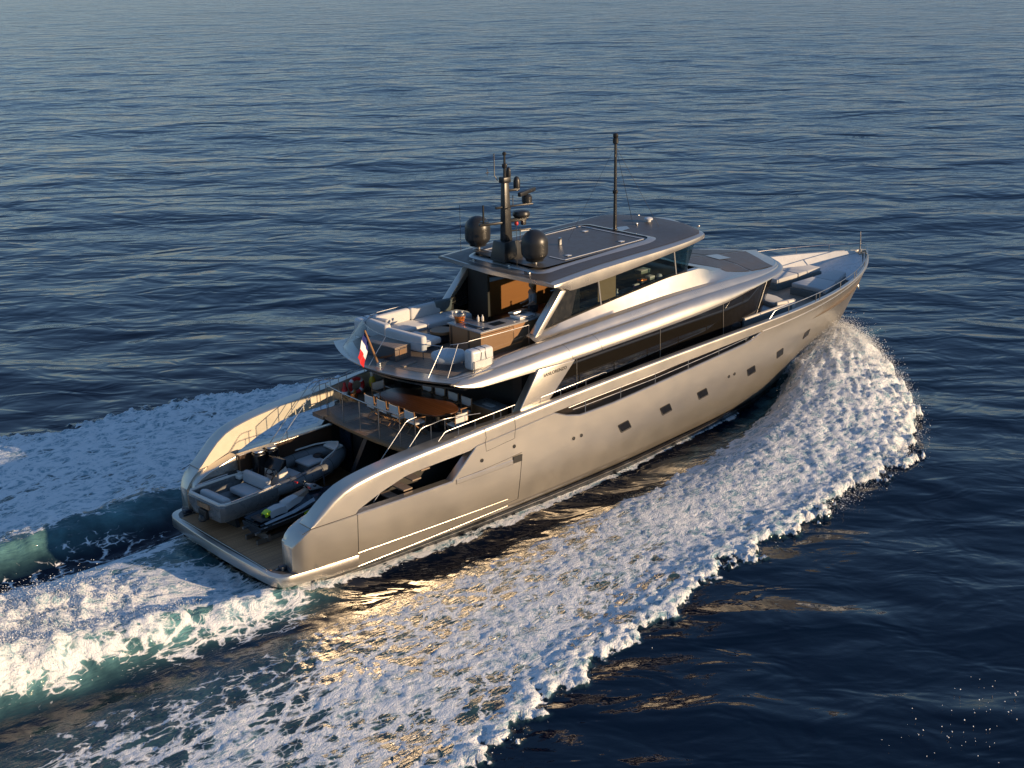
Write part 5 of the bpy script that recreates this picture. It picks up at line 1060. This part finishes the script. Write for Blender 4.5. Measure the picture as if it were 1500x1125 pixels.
b = MB().obox((-.05, 0, .50), (.14, .40, .34)).lathe([(.13, 0), (.15, .06), (.10, .2), (0, .22)], (-.10, 0, .28), 12); b.build('jet_nozzle', M['mblack'], T_, bevel=.02)
MB().obox((-.03, .0, .78), (.05, .62, .16)).build('stern_plate', M['teak'], T_)
for x in (.7, 3.6): MB().prism([(-.75, .0), (.75, .0), (.62, .34), (.2, .26), (-.2, .26), (-.62, .34)], 'x', x-.07, x+.07).build('chock', M['rubber'], T_)
# jet ski
J = thing('jet_ski', 'black and silver jet ski with lime green panels on the teak stern deck', 'jet ski', (1.55, -.56, .80), math.radians(3))
sec = [(0, .50, .22, .52), (.25, .56, .20, .56), (1.2, .58, .18, .60), (2.0, .56, .18, .64), (2.7, .42, .24, .70), (3.1, .22, .38, .76), (3.32, .03, .60, .80)]
rows = [[(x, s_*h_*f, zk+(zg-zk)*g_) for s_, f, g_ in ((-1, .94, 1.0), (-1, 1.0, .82), (-1, .85, .4), (0, 0, 0), (1, .85, .4), (1, 1.0, .82), (1, .94, 1.0))] for x, h_, zk, zg in sec]
b = MB().grid(rows); b.add(rows[0], [tuple(range(7))]); b.build('hull', M['jet'], J, ang=30)
dk = [(0.02, .46, .50, .30), (.35, .52, .55, .34), (.36, .52, .58, .38), (1.2, .54, .66, .44), (1.7, .52, .84, .66), (2.1, .46, .98, .84), (2.6, .34, .90, .82), (3.0, .18, .84, .80), (3.3, .02, .80, .80)]
rows = [[(x, s_*y, z) for s_, y, z in ((-1, h_, .56+.06*x), (-1, h_*.93, .60+.06*x), (-1, h_*.55, max(c_, .5)), (0, 0, zc), (1, h_*.55, max(c_, .5)), (1, h_*.93, .60+.06*x), (1, h_, .56+.06*x))] for x, h_, zc, c_ in dk]
b = MB().grid(rows); b.add(rows[0], [tuple(range(7))]); b.build('deck_moulding', M['jet'], J, ang=35)
for s_ in (-1, 1):
    MB().add([(.15, s_*.55, .60), (1.25, s_*.57, .66), (2.1, s_*.50, .78), (2.1, s_*.42, .86), (1.25, s_*.48, .72), (.15, s_*.47, .63)], [(0, 1, 2, 3, 4, 5)]).build('side_panel', M['jetgrey'], J)
    MB().obox((1.75, s_*.56, .52), (.30, .04, .14)).build('side_flash', M['lime'], J, bevel=.015)
    MB().obox((.1, s_*.34, .30), (.4, .10, .06)).build('stern_fin', M['steel'], J)
sd2 = [(.62, .13, .74), (.75, .15, .80), (1.0, .17, .82), (1.2, .16, .80), (1.22, .18, .86), (1.5, .16, .93), (1.75, .13, .96), (1.95, .10, 1.0)]
MB().grid([[(x, -h_-.05, z-.22), (x, -h_, z-.02), (x, 0, z), (x, h_, z-.02), (x, h_+.05, z-.22)] for x, h_, z in sd2]).build('seat', M['lgrey'], J, ang=60)
MB().grid([[(x, -h_, z-.12), (x, -h_*.9, z), (x, 0, z+.015), (x, h_*.9, z), (x, h_, z-.12)] for x, h_, z in ((.45, .11, .70), (.55, .13, .755), (.66, .14, .775))]).build('seat_tail', M['lime'], J, ang=60)
MB().grid([[(x, -h_-.03, z-.20), (x, -h_, z-.02), (x, 0, z), (x, h_, z-.02), (x, h_+.03, z-.20)] for x, h_, z in ((1.70, .135, .965), (1.85, .12, .99), (2.02, .10, 1.03), (2.15, .09, 1.05))]).build('seat_front', M['teakgrey'], J, ang=60)
MB().obox((.32, 0, .60), (.34, .60, .03)).build('stern_mat', M['rubber'], J, bevel=.01)
for s_ in (-1, 1):
    MB().tube([(.1, s_*.52, .50), (1.2, s_*.585, .56), (2.1, s_*.555, .62), (2.8, s_*.40, .70)], .018, 6).build('rub_rail', M['jetgrey'], J)
    MB().tube([(2.02, s_*.28, 1.185), (2.0, s_*.40, 1.19)], .03, 8).build('hand_grip', M['red'], J)
b = MB().tube([(2.02, -.36, 1.18), (2.10, -.15, 1.16), (2.12, 0, 1.15), (2.10, .15, 1.16), (2.02, .36, 1.18)], .022, 8).tube([(2.12, 0, 1.15), (2.25, 0, .95)], .05, 8); b.build('handlebar', M['mblack'], J)
MB().add([(2.15, -.2, 1.0), (2.7, -.16, .92), (2.7, .16, .92), (2.15, .2, 1.0), (2.2, -.12, 1.18), (2.5, -.1, 1.08), (2.5, .1, 1.08), (2.2, .12, 1.18)], BF).build('front_cowl', M['jetgrey'], J, bevel=.03)
for s_ in (-1, 1): MB().obox((2.28, s_*.26, 1.16), (.10, .10, .07)).build('mirror', M['jet'], J, bevel=.02)
b = MB().box(-.05, 2.9, -.34, -.26, -.08, .06).box(-.05, 2.9, .26, .34, -.08, .06).box(.3, .4, -.4, .4, -.06, .17).box(2.0, 2.1, -.4, .4, -.06, .17); b.build('cradle', M['steel'], J)
# towables and bags between jet ski and tender bow
t = thing('towing_bundle', 'red and black bundle of towing gear beside the tender', 'gear', (4.55, .12, .72)); MB().lathe([(0, 0), (.18, .03), (.22, .16), (.14, .28), (0, .32)], (0, 0, .25), 14).build('red_float', M['red'], t); MB().lathe([(.3, 0), (.34, .1), (.28, .24), (0, .28)], (0, 0, 0), 14).build('bag', M['mblack'], t)
t = thing('dive_bag', 'black bag with yellow band near the beach club floor edge', 'bag', (5.25, -.05, .72), .4); MB().obox((0, 0, .17), (.6, .34, .32)).build('body', M['mblack'], t, bevel=.10, seg=4); MB().obox((0, 0, .18), (.10, .36, .33)).build('band', M['yellow'], t, bevel=.10, seg=4)
t = thing('folded_towel_crate', 'white crate in the shade under the cockpit', 'crate', (6.4, -1.6, .72)); MB().box(-.25, .25, -.3, .3, 0, .42).build('body', M['lgrey'], t, bevel=.03); MB().box(-.22, .22, -.27, .27, .42, .47).build('lid', M['white'], t, bevel=.02)
for i, (x, y, lab) in enumerate(((3.62, 2.18, 'tall black rounded case against the teak side wall, aft one of the pair'), (4.12, 2.2, 'tall black rounded case against the teak side wall, forward one of the pair'))):
    t = thing('upright_case', lab, 'case', (x, y, .715), 0, 'black upright cases by the teak wall')
    MB().prism(oval(.22, .20, 3.5, 28), 'z', 0, 1.62).build('body', M['black'], t, bevel=.05, seg=3); MB().prism(oval(.19, .17, 3, 24), 'z', 1.62, 1.72).build('lid', M['steel'], t, bevel=.05, seg=3); MB().tube([(.23, -.05, 1.2), (.30, -.05, 1.15), (.30, -.05, .9), (.23, -.05, .85)], .015, 6).build('handle', M['steel'], t)
